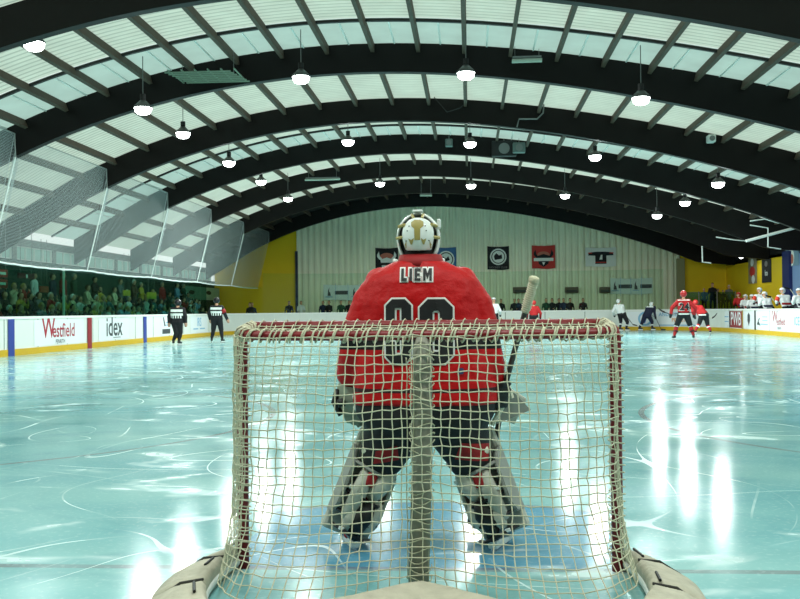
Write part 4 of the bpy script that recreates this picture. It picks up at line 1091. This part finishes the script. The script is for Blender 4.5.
for dx in (-.045, -.016, .016, .045): strand(bm, [G(dx-.02+RN.uniform(-.004, .004), TB+.08-.05*min(1, z/.6)+.05-abs(dx)*.5, z) for z in [.1+.08*k for k in range(13)]], .0028)
obj('lacing_cord', bm, cord, goal, True)

print('goal', time.time()-T0)
# ================================================================ GOALIE
YG = 5.32
def P3(x, y, dy=0): return at(x, y, YG+dy)
PX = YG/F
g = thing('person', 'goaltender in red number 30 jersey seen from behind, LIEM on the back, white mask, crouching', 'person', (GX+.02, YG, 0))
# body under the gear, one continuous figure
hipL, hipR = P3(402, 408), P3(450, 408); kL, kR = P3(382, 456, .06), P3(470, 456, .06); aL, aR = P3(352, 532), P3(498, 530)
shL, shR = P3(386, 286), P3(458, 286); elL, elR = P3(358, 335, -.03), P3(487, 338, -.03); haL, haR = P3(353, 388, .12), P3(503, 400, .14)
hd = P3(418.5, 240, .02)
caps = [(hd, hd+Vector((0, .02, .03)), .095, .095, 0), (hd, P3(419, 270), .07, .07, 0), (shL, shR, .1, .1, 0), (P3(420, 300), P3(424, 370), .17, .18, 0), (hipL, hipR, .16, .16, 0)]
for a, b, c in ((shL, elL, haL), (shR, elR, haR)): caps += [(a, b, .075, .06, 0), (b, c, .055, .04, 0), (c, c+Vector((0, .05, -.04)), .045, .045, 0)]
for a, b, c in ((hipL, kL, aL), (hipR, kR, aR)): caps += [(a, b, .13, .085, 1), (b, b.lerp(c, .35), .075, .08, 2), (b.lerp(c, .35), c, .075, .05, 2)]
body = bake('body', fig_mesh(caps, .02, 2), [skin, blackM, MATS['socks_red']], g)
# face, turned away from the camera
bm = NB(); f0 = hd+Vector((0, .1, 0))
sphere(bm, f0+Vector((0, .02, -.01)), .022, (1, 1.2, 1.5), 8, 6)
for s in (-1, 1): sphere(bm, hd+Vector((.097*s, -.0, -.005)), .03, (.35, .7, 1), 8, 6)
obj('nose_and_ears', bm, skin, body, True)
bm = NB()
for s in (-1, 1): sphere(bm, f0+Vector((.035*s, -.005, .03)), .014, (1, .6, .8), 8, 6)
obj('eyes', bm, blackM, body, True)
bm = NB(); sphere(bm, f0+Vector((0, -.006, -.055)), .026, (1, .5, .3), 8, 6); obj('mouth', bm, mat('lips', (170, 90, 84), .6), body, True)
# jersey
def jersey_material():
    m = bpy.data.materials.new('goalie_jersey_cloth'); m.use_nodes = True; nt = m.node_tree; N = nt.nodes; L = nt.links; b = N['Principled BSDF']
    geo = N.new('ShaderNodeTexCoord'); sep = N.new('ShaderNodeSeparateXYZ'); L.new(geo.outputs['Object'], sep.inputs[0])
    def z(y): return at(420, y, YG-.18).z
    def thr(y): 
        n = N.new('ShaderNodeMath'); n.operation = 'LESS_THAN'; n.inputs[1].default_value = z(y); L.new(sep.outputs['Z'], n.inputs[0]); return n.outputs[0]
    red = rgb(188, 0, 6); blk = rgb(20, 16, 18); wh = rgb(220, 200, 196)
    last = None
    for i, (y, c) in enumerate([(328, blk), (350, red), (389, rgb(60, 24, 28)), (393, red)]):
        mx = N.new('ShaderNodeMix'); mx.data_type = 'RGBA'; L.new(thr(y), mx.inputs['Factor'])
        if last is None: mx.inputs['A'].default_value = red
        else: L.new(last, mx.inputs['A'])
        mx.inputs['B'].default_value = c; last = mx.outputs['Result']
    L.new(last, b.inputs['Base Color']); b.inputs['Roughness'].default_value = .5; b.inputs['Specular IOR Level'].default_value = .3
    n = N.new('ShaderNodeTexNoise'); n.inputs['Scale'].default_value = 7; n.inputs['Detail'].default_value = 3; L.new(geo.outputs['Object'], n.inputs['Vector'])
    w = N.new('ShaderNodeTexVoronoi'); w.inputs['Scale'].default_value = 150; L.new(geo.outputs['Object'], w.inputs['Vector'])
    ad_ = N.new('ShaderNodeMath'); ad_.operation = 'MULTIPLY_ADD'; ad_.inputs[1].default_value = .03; L.new(w.outputs['Distance'], ad_.inputs[0]); L.new(n.outputs['Fac'], ad_.inputs[2])
    bp = N.new('ShaderNodeBump'); bp.inputs['Strength'].default_value = .5; bp.inputs['Distance'].default_value = .05; L.new(ad_.outputs[0], bp.inputs['Height']); L.new(bp.outputs['Normal'], b.inputs['Normal'])
    return m
def wrinkle(me, amp, sc, orient=(1, 1, .6)):
    for v in me.vertices:
        q = Vector((v.co.x*sc*orient[0], v.co.y*sc*orient[1], v.co.z*sc*orient[2]))
        n = noise.noise(q)+.5*noise.noise(q*2.1+Vector((3, 1, 7))); rid = 1-abs(noise.noise(q*.9+Vector((9, 2, 4))))*2
        v.co += v.normal*(amp*n+amp*.7*rid*rid*rid)
bm = NB()
rg = [(262, 420, 26, .105), (268, 420, 38, .12), (273, 420.5, 50, .135), (281, 421, 57, .155), (300, 421, 62, .175), (330, 422, 66, .185), (360, 424, 68, .195), (385, 425, 71, .205), (403, 425, 72, .21)]
loft(bm, [ering(P3(cx, y), hw*PX, d, 28, 2.4) for y, cx, hw, d in rg])
for pth, rad in (([(380, 284, 0), (368, 302, -.01), (359, 328, -.02), (354, 350, 0), (350, 374, .06)], [.082, .083, .082, .08, .074]),
                 ([(462, 283, 0), (475, 305, -.01), (483, 332, -.02), (488, 356, 0), (492, 384, .06)], [.082, .088, .086, .083, .07])):
    q = [P3(*p) for p in pth]
    for i in range(len(q)-1): cap_spheres(bm, q[i], q[i+1], rad[i], rad[i+1], 12)
cap_spheres(bm, P3(380, 283), P3(461, 282), .082, .082, 12); cap_spheres(bm, P3(402, 275), P3(438, 274), .075, .075, 12)
me = remesh(bm, .011, 5, .5); wrinkle(me, .007, 7); me.shade_smooth()
jers = bpy.data.objects.new('jersey', me); me.materials.append(jersey_material()); COL.objects.link(jers)
jers.parent = body; me.transform(wm(body).inverted())
# object coordinates of the jersey equal positions about its parent, so shift the stripes by parenting at the base
bvJ = bvh_of(jers)
bm = NB(); rings = [ering(P3(420.5, 268, .0), .135, .12, 24), ering(P3(420.5, 261, .0), .122, .108, 24), ering(P3(420.5, 255, .01), .112, .10, 24), ering(P3(420.5, 256, .01), .1, .085, 24)]
loft(bm, rings); obj('collar', bm, redC, jers, True)
# name and number
def on_back(name, q, cx, cy, m, off, slant=0):
    o = P3(cx, cy)
    place(q, (o.x, YG-.4, o.z), (1, 0, math.tan(slant)), (0, 0, 1)); fine(q, .018)
    for v in list(q.verts):
        h = bvJ.ray_cast(v.co-Vector((0, .4, 0)), Vector((0, 1, 0)))
        if h[0] is not None: v.co = h[0]-Vector((0, off, 0))
    return obj(name, q, m, jers)
lw = mat('letter_white', (238, 234, 228), .6); lk = mat('letter_black', (16, 14, 16), .6)
px = PX
def block(letters):
    polys = []; x = 0
    for ch in letters:
        P_ = {'L': [[(0, 0), (.6, 0), (.6, .24), (.28, .24), (.28, 1), (0, 1)]],
              'I': [[(0, 0), (.28, 0), (.28, 1), (0, 1)]],
              'E': [[(0, 0), (.64, 0), (.64, .22), (.28, .22), (.28, .4), (.56, .4), (.56, .6), (.28, .6), (.28, .78), (.64, .78), (.64, 1), (0, 1)]],
              'M': [[(0, 0), (.26, 0), (.26, .55), (.45, .1), (.64, .55), (.64, 0), (.9, 0), (.9, 1), (.62, 1), (.45, .6), (.28, 1), (0, 1)]]}[ch]
        w = {'L': .6, 'I': .28, 'E': .64, 'M': .9}[ch]
        polys += [[(px_+x, py_) for px_, py_ in p] for p in P_]; x += w+.24
    W = x-.24
    return [[((px_-W/2), py_-.5) for px_, py_ in p] for p in polys], W
polys, W = block('LIEM'); hN = 12.5*px; sx = 30*px/W
pl = [[(x*sx, y*hN) for x, y in p] for p in polys]
on_back('name_outline', poly_bm(pl, .0075), 418, 275.5, lw, .004); on_back('name_letters', poly_bm(pl, 0), 418, 275.5, lk, .008)
def oct_(w, h, c): return [(-w+c, -h), (w-c, -h), (w, -h+c), (w, h-c), (w-c, h), (-w+c, h), (-w, h-c), (-w, -h+c)]
def digit0(w, h, t): return [oct_(w, h, w*.5), oct_(w-t, h-t*.9, (w-t)*.45)]
def digit3(w, h, t):
    c = w*.5
    return [[(-w, h-c), (-w+c, h), (w-c, h), (w, h-c), (w, .2*h), (w-.12*w, 0), (w, -.2*h), (w, -h+c), (w-c, -h), (-w+c, -h), (-w, -h+c), (-w, -.32*h), (-w+t*.95, -.32*h), (-w+t*.95, -h+t*.9), (w-t, -h+t*.9), (w-t, -.16*h), (-.15*w, -.12*h), (-.15*w, .12*h), (w-t, .16*h), (w-t, h-t*.9), (-w+t*.95, h-t*.9), (-w+t*.95, .32*h), (-w, .32*h)]]
hz = 31*px
for nm, cx, dg in (('number_three', 401, digit3(12.5*px, hz, 9.5*px)), ('number_zero', 437.5, digit0(16*px, hz, 12.5*px))):
    on_back(nm+'_outline', poly_bm(dg, .009), cx, 330.5, lw, .005); on_back(nm, poly_bm(dg, 0), cx, 330.5, lk, .010)
bm = poly_bm([oct_(.016, .016, .006)]); on_back('maker_patch', bm, 461, 369, mat('dark_blue_patch', (40, 50, 90), .6), .006)
# pants
bm = NB()
loft(bm, [ering(P3(425, y), hw*PX, d, 26, 2.4) for y, hw, d in ((385, 66, .19), (400, 70, .2), (415, 68, .2), (428, 60, .18), (436, 50, .15))])
for a, b in ((P3(399, 415), P3(383, 455, .03)), (P3(452, 415), P3(469, 455, .03))): cap_spheres(bm, a, b, .175, .125, 12)
me = remesh(bm, .013, 4); wrinkle(me, .008, 7)
pants = bake('pants', me, mat('goalie_pants_black', (20, 18, 20), .7, bump=.2), body); bvP = bvh_of(pants)
for poly, cx, cy in (([(-.085, -.04), (.09, -.055), (.1, .035), (-.05, .05)], 471, 449), ([(-.06, -.05), (.075, -.03), (.07, .05), (-.045, .02)], 386, 452)):
    q = poly_bm([poly]); o = P3(cx, cy); place(q, (o.x, YG-.5, o.z), (1, 0, 0), (0, 0, 1)); fine(q, .02); drape(q, bvP, .006, Vector((0, 1, 0)), .03)
    if len(q.faces): obj('red_panel', q, redC, pants)
# hair and the dark neck cover under the mask
bm = NB(); sphere(bm, hd+Vector((0, -.012, .02)), .102, (1, 1, 1), 20, 14); tube(bm, [hd+Vector((0, 0, -.02)), P3(419, 258), P3(419, 268)], [.085, .082, .09], 16); obj('dark_hair', bm, mat('dark_hair_cover', (20, 16, 14), .9), body, True)
# mask
mk = mat('mask_white', (236, 238, 232), .3); gold = mat('mask_gold', (168, 150, 84), .4, var=.2, vscale=30)
hc = P3(418.5, 238, .03)
bm = NB(); Ru, Rv = 40, 24
def shell(th0, r=1.0, rx=.118, ry=.15, rz=.135):
    rows_ = []
    for i in range(14):
        th = th0+(PI-th0)*i/13*.98
        rows_.append([hc+Vector((rx*r*math.sin(th)*math.cos(a), -ry*r*math.cos(th), rz*r*math.sin(th)*math.sin(a)+(-.025 if math.sin(a) < 0 else 0)*abs(math.sin(a)))) for a in [2*PI*k/Ru for k in range(Ru)]])
    return rows_
o_ = shell(1.12, 1.0); i_ = shell(1.16, .92)
loft(bm, [o_[0]]+o_[1:], False)
loft(bm, i_, False)
b0 = [bm.verts.new(p) for p in o_[0]]; b1 = [bm.verts.new(p) for p in i_[0]]
for k in range(Ru): bm.faces.new((b0[k], b0[(k+1) % Ru], b1[(k+1) % Ru], b1[k]))
bmesh.ops.remove_doubles(bm, verts=bm.verts, dist=.0005)
mask = obj('goalie_mask', bm, mk, body, True)
# dark open sides of the mask between shell and back plate
bm = NB(); loft(bm, [ering(hc+Vector((0, -.03, -.02)), .1, .0001, 4)], False) if False else None
sphere(bm, hc+Vector((0, .01, -.008)), .104, (.98, .95, 1.14), 24, 16); obj('mask_lining', bm, blackM, mask, True)
# back plate with gold motif
bpc = P3(418.7, 236, -.01)
bm = NB()
def bpf(u, v):
    a = (u-.5)*2; b = (v-.5)*2
    w = .083*(1-.10*b*b)*(1 if b > -.2 else 1-.12*(abs(b)-.2)); zz = .078*b
    x = w*a*(1-.25*max(0, b)**3); y = -.115*math.sqrt(max(0, 1-(.78*a)**2-(.62*b)**2))
    zz += .012*(1-a*a)*(1 if b > 0 else -.3)
    return bpc+Vector((x, y, zz))
grid(bm, bpf, 20, 20)
gq = bmesh.ops.extrude_face_region(bm, geom=bm.faces[:]); bmesh.ops.translate(bm, vec=(0, .012, 0), verts=[e for e in gq['geom'] if isinstance(e, bmesh.types.BMVert)])
plate = obj('back_plate', bm, mk, mask, True); bvB = bvh_of(plate)
def motif(polys, m, off, name='gold_motif'):
    q = poly_bm(polys); place(q, (bpc.x, bpc.y-.3, bpc.z), (1, 0, 0), (0, 0, 1)); drape(q, bvB, off, Vector((0, 1, 0)), .01); obj(name, q, m, plate)
motif([[(-.017, -.03), (.013, -.03), (.014, .03), (.032, .045), (.03, .068), (.012, .078), (-.016, .078), (-.034, .066), (-.034, .045), (-.018, .03)]], gold, .002)
motif([[(-.05, -.02), (-.034, -.028), (-.018, -.018), (-.03, -.052), (-.038, -.052)]], gold, .002); motif([[(.046, -.02), (.030, -.028), (.016, -.018), (.026, -.052), (.034, -.052)]], gold, .002)
motif([[(-.076, -.06), (-.06, -.03), (-.062, -.068), (-.074, -.07)]], gold, .002); motif([[(.076, -.06), (.06, -.03), (.062, -.068), (.074, -.07)]], gold, .002)
motif([circ(x, z, .0035, 8) for x, z in ((-.055, .02), (.045, .02), (-.062, -.032), (.058, -.032), (-.045, .045), (.04, .045))], blackM, .003, 'vent_hole')
for sgn in (-1, 1):
    bm = NB(); tube(bm, [bpc+Vector((.07*sgn, -.07, .055)), hc+Vector((.1*sgn, -.075, .055))], .009, 6); tube(bm, [bpc+Vector((.075*sgn, -.07, -.01)), hc+Vector((.112*sgn, -.06, -.005))], .009, 6)
    tube(bm, [bpc+Vector((.02*sgn, -.08, .085)), hc+Vector((.03*sgn, -.06, .118))], .009, 6); obj('mask_strap', bm, gold, mask)
bm = NB(); box(bm, hc+Vector((.0, -.06, .137)), (.055, .05, .014), None, .005); box(bm, hc+Vector((.112, -.05, .07)), (.02, .04, .05), None, .006); obj('mask_clip', bm, mk, mask)
bm = NB(); tube(bm, [hc+Vector((-.09, -.03, -.135)), hc+Vector((-.13, .0, -.12)), hc+Vector((-.1, .06, -.14))], .012, 6); tube(bm, [hc+Vector((.09, -.03, -.135)), hc+Vector((.13, .0, -.12)), hc+Vector((.1, .06, -.14))], .012, 6); obj('throat_guard', bm, mk, mask, True)
# face cage at the front of the mask
bm = NB()
for k in range(-3, 4):
    tube(bm, [hc+Vector((.1*math.sin(t_), .02+.145*math.cos(t_), .022*k-.01)) for t_ in [(-1+2*i/8)*1.0 for i in range(9)]], .003, 5)
obj('face_cage', bm, greyM, mask)
# leg pads, built along each shin
pw = mat('pad_off_white', (184, 184, 170), .55, var=.12, vscale=8, bump=.15); pg = mat('pad_grey', (140, 142, 134), .6, var=.15); pdk = blackM
def leg_pad(K, A, side, nm):
    ax = (A-K).normalized(); fr = Vector((side*.28, .94, 0)); fr = (fr-ax*fr.dot(ax)).normalized(); lt = ax.cross(fr).normalized()
    if lt.x*side < 0: lt = -lt
    Mx = Matrix((lt, fr, ax)).transposed()
    L = (A-K).length
    C = lambda l, f, a: K+lt*l+fr*f+ax*a
    def slab(bm, l0, l1, f0, f1, a0, a1, bev=.012): box(bm, C((l0+l1)/2, (f0+f1)/2, (a0+a1)/2), (l1-l0, f1-f0, a1-a0), Mx, bev)
    bm = NB(); slab(bm, -.135, .135, .10, .16, -.12, L+.06, .02); pad = obj('leg_pad', bm, pw, body)
    # outer wing, tapering towards the foot, and inner wing
    def wing(pts, l, th, m, name):
        b2 = NB(); a_ = [C(l, f, a) for a, f in pts]; b_ = [C(l+th, f, a) for a, f in pts]
        va = [b2.verts.new(p) for p in a_]; vb = [b2.verts.new(p) for p in b_]
        b2.faces.new(va); b2.faces.new(vb[::-1])
        for i in range(len(va)): b2.faces.new((va[i], vb[i], vb[(i+1) % len(va)], va[(i+1) % len(va)]))
        bmesh.ops.bevel(b2, geom=b2.edges[:], offset=.006, segments=2, affect='EDGES'); obj(name, b2, m, pad)
    wing([(-.02, .14), (.02, .02), (.10, -.05), (L*.75, -.06), (L*.9, .0), (L*.92, .14)], .12, .02, pg, 'outer_wing')
    wing([(.0, .14), (.02, .04), (.10, -.03), (L*.8, -.04), (L*.95, .02), (L*.97, .14)], -.125, .02, pw, 'inner_wing')
    # quilted calf wraps
    b2 = NB()
    for (a0, a1, l0, l1, rr) in ((.05, .22, -.07, .02, .05), (.1, .36, .045, .075, .045), (.24, .44, -.075, -.03, .042), (.3, .48, .02, .06, .045)):
        n = 6
        tube(b2, [C(l0+(l1-l0)*i/n*.5, -.03-.03*math.sin(PI*i/n), a0+(min(a1, L+.0)-a0)*i/n) for i in range(n+1)], [rr*(.75+.25*math.sin(PI*i/n)) for i in range(n+1)], 12)
    obj('calf_wrap', b2, pw, pad, True)
    # knee rolls
    b2 = NB()
    for a_, f_ in ((-.06, -.02), (.0, -.045)):
        tube(b2, [C(-.115+.23*i/8, f_-.05*math.sin(PI*i/8), a_-.02*math.sin(PI*i/8)) for i in range(9)], [.02+.012*math.sin(PI*i/8) for i in range(9)], 10)
    obj('knee_roll', b2, mat('pad_cream', (222, 218, 196), .6), pad, True)
    # straps and buckles
    for a_ in (.085, .24, .35, .43):
        b2 = NB(); tube(b2, [C(-.12, -.0, a_), C(-.06, -.085, a_+.01), C(.03, -.095, a_+.0), (C(.12, -.02, a_-.015))], .010, 6); obj('strap', b2, pdk if a_ > .2 else pg, pad)
    b2 = NB(); box(b2, C(.02, -.075, .13), (.05, .04, .075), Mx, .008); obj('red_sock_patch', b2, redC, pad)
    b2 = NB(); tube(b2, [C(-.02, -.065, L*.62), C(-.015, -.085, L*.8), C(0, -.07, L*.98)], [.04, .052, .045], 12); obj('black_boot_shaft', b2, blackM, pad, True)
    for l_, a_ in ((-.1, .1), (.1, .2), (-.09, .33), (.07, .42)):
        b2 = NB(); box(b2, C(l_, -.07, a_), (.03, .015, .02), Mx, .004); obj('buckle', b2, whiteP, pad)
    # skate
    fd = Vector((side*.35, .94, 0)).normalized(); b2 = NB(); sl = fd.cross(Vector((0, 0, 1)))
    rings = []
    for i, (d, w, h0, h1) in enumerate(((-.09, .03, .06, .16), (-.06, .042, .055, .22), (0, .045, .055, .21), (.06, .045, .05, .15), (.14, .048, .045, .12), (.2, .035, .045, .10))):
        c = Vector((A.x, A.y, 0))+fd*d+ax*0; zc = (h0+h1)/2
        rings.append(ering(c+Vector((0, 0, zc)), w, (h1-h0)/2, 14, 2.6, sl, Vector((0, 0, 1))))
    loft(b2, rings); sk = obj('skate_boot', b2, blackG, body, True)
    M2 = Matrix((fd, sl, Vector((0, 0, 1)))).transposed()
    b2 = NB(); box(b2, Vector((A.x, A.y, .045))+fd*.055, (.27, .055, .05), M2, .014); obj('skate_cowling', b2, whiteP, sk)
    b2 = NB(); box(b2, Vector((A.x, A.y, .012))+fd*.055, (.29, .006, .024), M2); obj('skate_blade', b2, mat('steel', (190, 195, 200), .25, .9), sk)
leg_pad(kL+Vector((-.005, -.02, .0)), P3(352, 528, -.02), -1, 'left'); leg_pad(kR+Vector((.005, -.02, 0)), P3(497, 526, -.02), 1, 'right')
# catching glove on the left hand, five pocketed fingers
cg = P3(353, 396, .1)
bm = NB()
loft(bm, [ering(cg+Vector((.0, .0, .115)), .062, .06, 16), ering(cg+Vector((-.01, 0, .05)), .078, .07, 16), ering(cg+Vector((0, 0, -.02)), .088, .075, 16), ering(cg+Vector((.02, .01, -.08)), .08, .06, 16), ering(cg+Vector((.045, .02, -.14)), .05, .04, 16)])
for i in range(5):
    a = cg+Vector((-.055+.028*i, -.02, -.04)); b = a+Vector((.03, .02+.01*i, -.105-.012*(2-abs(i-2)))); tube(bm, [a, a.lerp(b, .5)+Vector((0, -.02, 0)), b], [.02, .018, .014], 10)
me = remesh(bm, .009, 3); gl = bake('catching_glove', me, mat('glove_grey_green', (150, 154, 136), .6, var=.2, bump=.2), body)
bm = NB(); tube(bm, [cg+Vector((-.08, -.03, .04)), cg+Vector((-.098, -.04, -.03)), cg+Vector((-.06, -.04, -.1))], .017, 8); tube(bm, [cg+Vector((-.06, -.075, -.01)), cg+Vector((-.05, -.082, -.05))], .02, 8); obj('glove_binding', bm, blackM, gl, True)
bm = NB(); sphere(bm, cg+Vector((.04, -.078, .0)), .03, (1.2, .4, .7), 10, 8); sphere(bm, cg+Vector((.03, -.075, -.055)), .022, (1, .4, .8), 10, 8); obj('glove_buckle', bm, whiteP, gl, True)
bm = NB(); tube(bm, [cg+Vector((-.07, -.02, .13)), cg+Vector((.06, -.05, .125))], .016, 8); obj('wrist_strap', bm, mat('pad_cream'.replace('pad', 'pad'), (222, 218, 196), .6), gl, True)
# blocker on the right hand: board on the back of the hand, fingers round the stick
bc_ = P3(503, 402, .1); sA = P3(534, 280, -.12); sB = P3(505, 386, .03); sC = P3(494, 450, .22)
sd = (sB-sA).normalized()
bm = NB()
hand = P3(500, 398, .06)
loft(bm, [ering(hand+Vector((0, 0, .09)), .055, .05, 14), ering(hand+Vector((-.01, 0, .03)), .06, .055, 14), ering(hand+Vector((-.01, 0, -.05)), .05, .05, 14)])
for i in range(4):
    c = sB+sd*(.02+.026*i); a0 = c+Vector((-.05, -.01, 0)); tube(bm, [a0, c+Vector((-.02, -.04, 0)), c+Vector((.022, -.036, 0)), c+Vector((.03, .0, -.004*i)), c+Vector((.005, .03, 0))], [.018, .016, .015, .014, .012], 8)
c = sB-sd*.005; tube(bm, [c+Vector((-.045, -.02, 0)), c+Vector((-.01, -.045, .01)), c+Vector((.03, -.03, .015))], [.019, .017, .013], 8)
me = remesh(bm, .008, 2); bg_ = bake('blocker_glove', me, mat('glove_dark', (40, 40, 40), .6), body)
bdir = Vector((.72, .3, -.35)).normalized()
bm = NB(); fr_ = Matrix((Vector((.80, .30, -.52)).normalized(), Vector((-.35, .93, 0)).normalized(), Vector((.45, .15, .88)).normalized())).transposed()
box(bm, P3(508, 404, .13), (.17, .03, .16), fr_, .012); bd = obj('blocker_board', bm, pw, bg_)
bm = NB(); a, b, c = P3(506, 384, .06), P3(531, 410, .1), P3(497, 424, .06); v = [bm.verts.new(p) for p in (a, b, c, a.lerp(c, .5)+Vector((-.03, .03, 0)))]; bm.faces.new(v); gq = bmesh.ops.extrude_face_region(bm, geom=bm.faces[:]); bmesh.ops.translate(bm, vec=(0, .03, 0), verts=[e for e in gq['geom'] if isinstance(e, bmesh.types.BMVert)])
obj('blocker_wing', bm, pg, bd)
bm = NB(); tube(bm, [P3(504, 372, .03), P3(512, 398, .03)], .014, 6); tube(bm, [P3(492, 425, .05), P3(504, 404, .03)], .014, 6); obj('blocker_binding', bm, MATS['pad_cream'], bd)
# goalie stick, held in the blocker
st = thing('goalie_stick', 'goalie stick with thick white taped butt rising right of the goalie', 'hockey stick', sA)
woodM = mat('stick_grey_wood', (120, 112, 96), .5, var=.3, vscale=20)
bm = NB(); tube(bm, [sA.lerp(sB, .2), sB, sC], .015, 8); obj('shaft', bm, mat('stick_dark', (58, 52, 48), .5, var=.4, vscale=30), st)
bm = NB(); tube(bm, [sA, sA.lerp(sB, .02), sA.lerp(sB, .28), sA.lerp(sB, .3)], [.022, .024, .022, .018], 12); tube(bm, [sA-sd*.018, sA-sd*.012, sA+sd*.01, sA+sd*.016], [.02, .028, .028, .022], 12)
obj('taped_butt', bm, mat('dirty_white_tape', (206, 198, 168), .8, var=.25, vscale=30, bump=.3, bscale=60), st, True)
bm = NB(); strand(bm, helix([sA.lerp(sB, .02), sA.lerp(sB, .28)], .0235, 14), .0018); obj('tape_ridges', bm, MATS['pad_cream'], st, True)
sE = Vector((sC.x+.05, sC.y+.15, .06)); Mx = Matrix(((sE-sC).normalized(), Vector((0, 1, 0)), (sE-sC).normalized().cross(Vector((0, 1, 0))))).transposed()
bm = NB(); x, y = frame_of(sE-sC); wv = Vector((1, 0, 0)); loft(bm, [[c_-wv*w-Vector((0, .01, 0)), c_+wv*w-Vector((0, .01, 0)), c_+wv*w+Vector((0, .01, 0)), c_-wv*w+Vector((0, .01, 0))] for c_, w in ((sC, .016), (sC.lerp(sE, .08), .042), (sE, .045))]); obj('paddle', bm, pw, st)
bm = NB(); loft(bm, [[sE+Vector((d-.03, .02*math.sin(d*4), -h+.03)), sE+Vector((d-.03, .02+.02*math.sin(d*4), -h+.03)), sE+Vector((d-.03, .02+.02*math.sin(d*4), h+.0)), sE+Vector((d-.03, .02*math.sin(d*4), h+.0))] for d, h in ((.1, .05), (.0, .055), (-.1, .05), (-.17, .035))]); obj('blade', bm, blackM, st)

# ================================================================ LIGHT
w = bpy.data.worlds.new('overcast_sky'); SC.world = w; w.use_nodes = True
w.node_tree.nodes['Background'].inputs[0].default_value = (.86, .95, .90, 1); w.node_tree.nodes['Background'].inputs[1].default_value = .92
SC.view_settings.view_transform = 'Standard'; SC.view_settings.look = 'None'; SC.view_settings.gamma = 1; SC.view_settings.exposure = .3
SC.view_settings.use_curve_mapping = False
print('objects', len(bpy.data.objects), time.time()-T0)
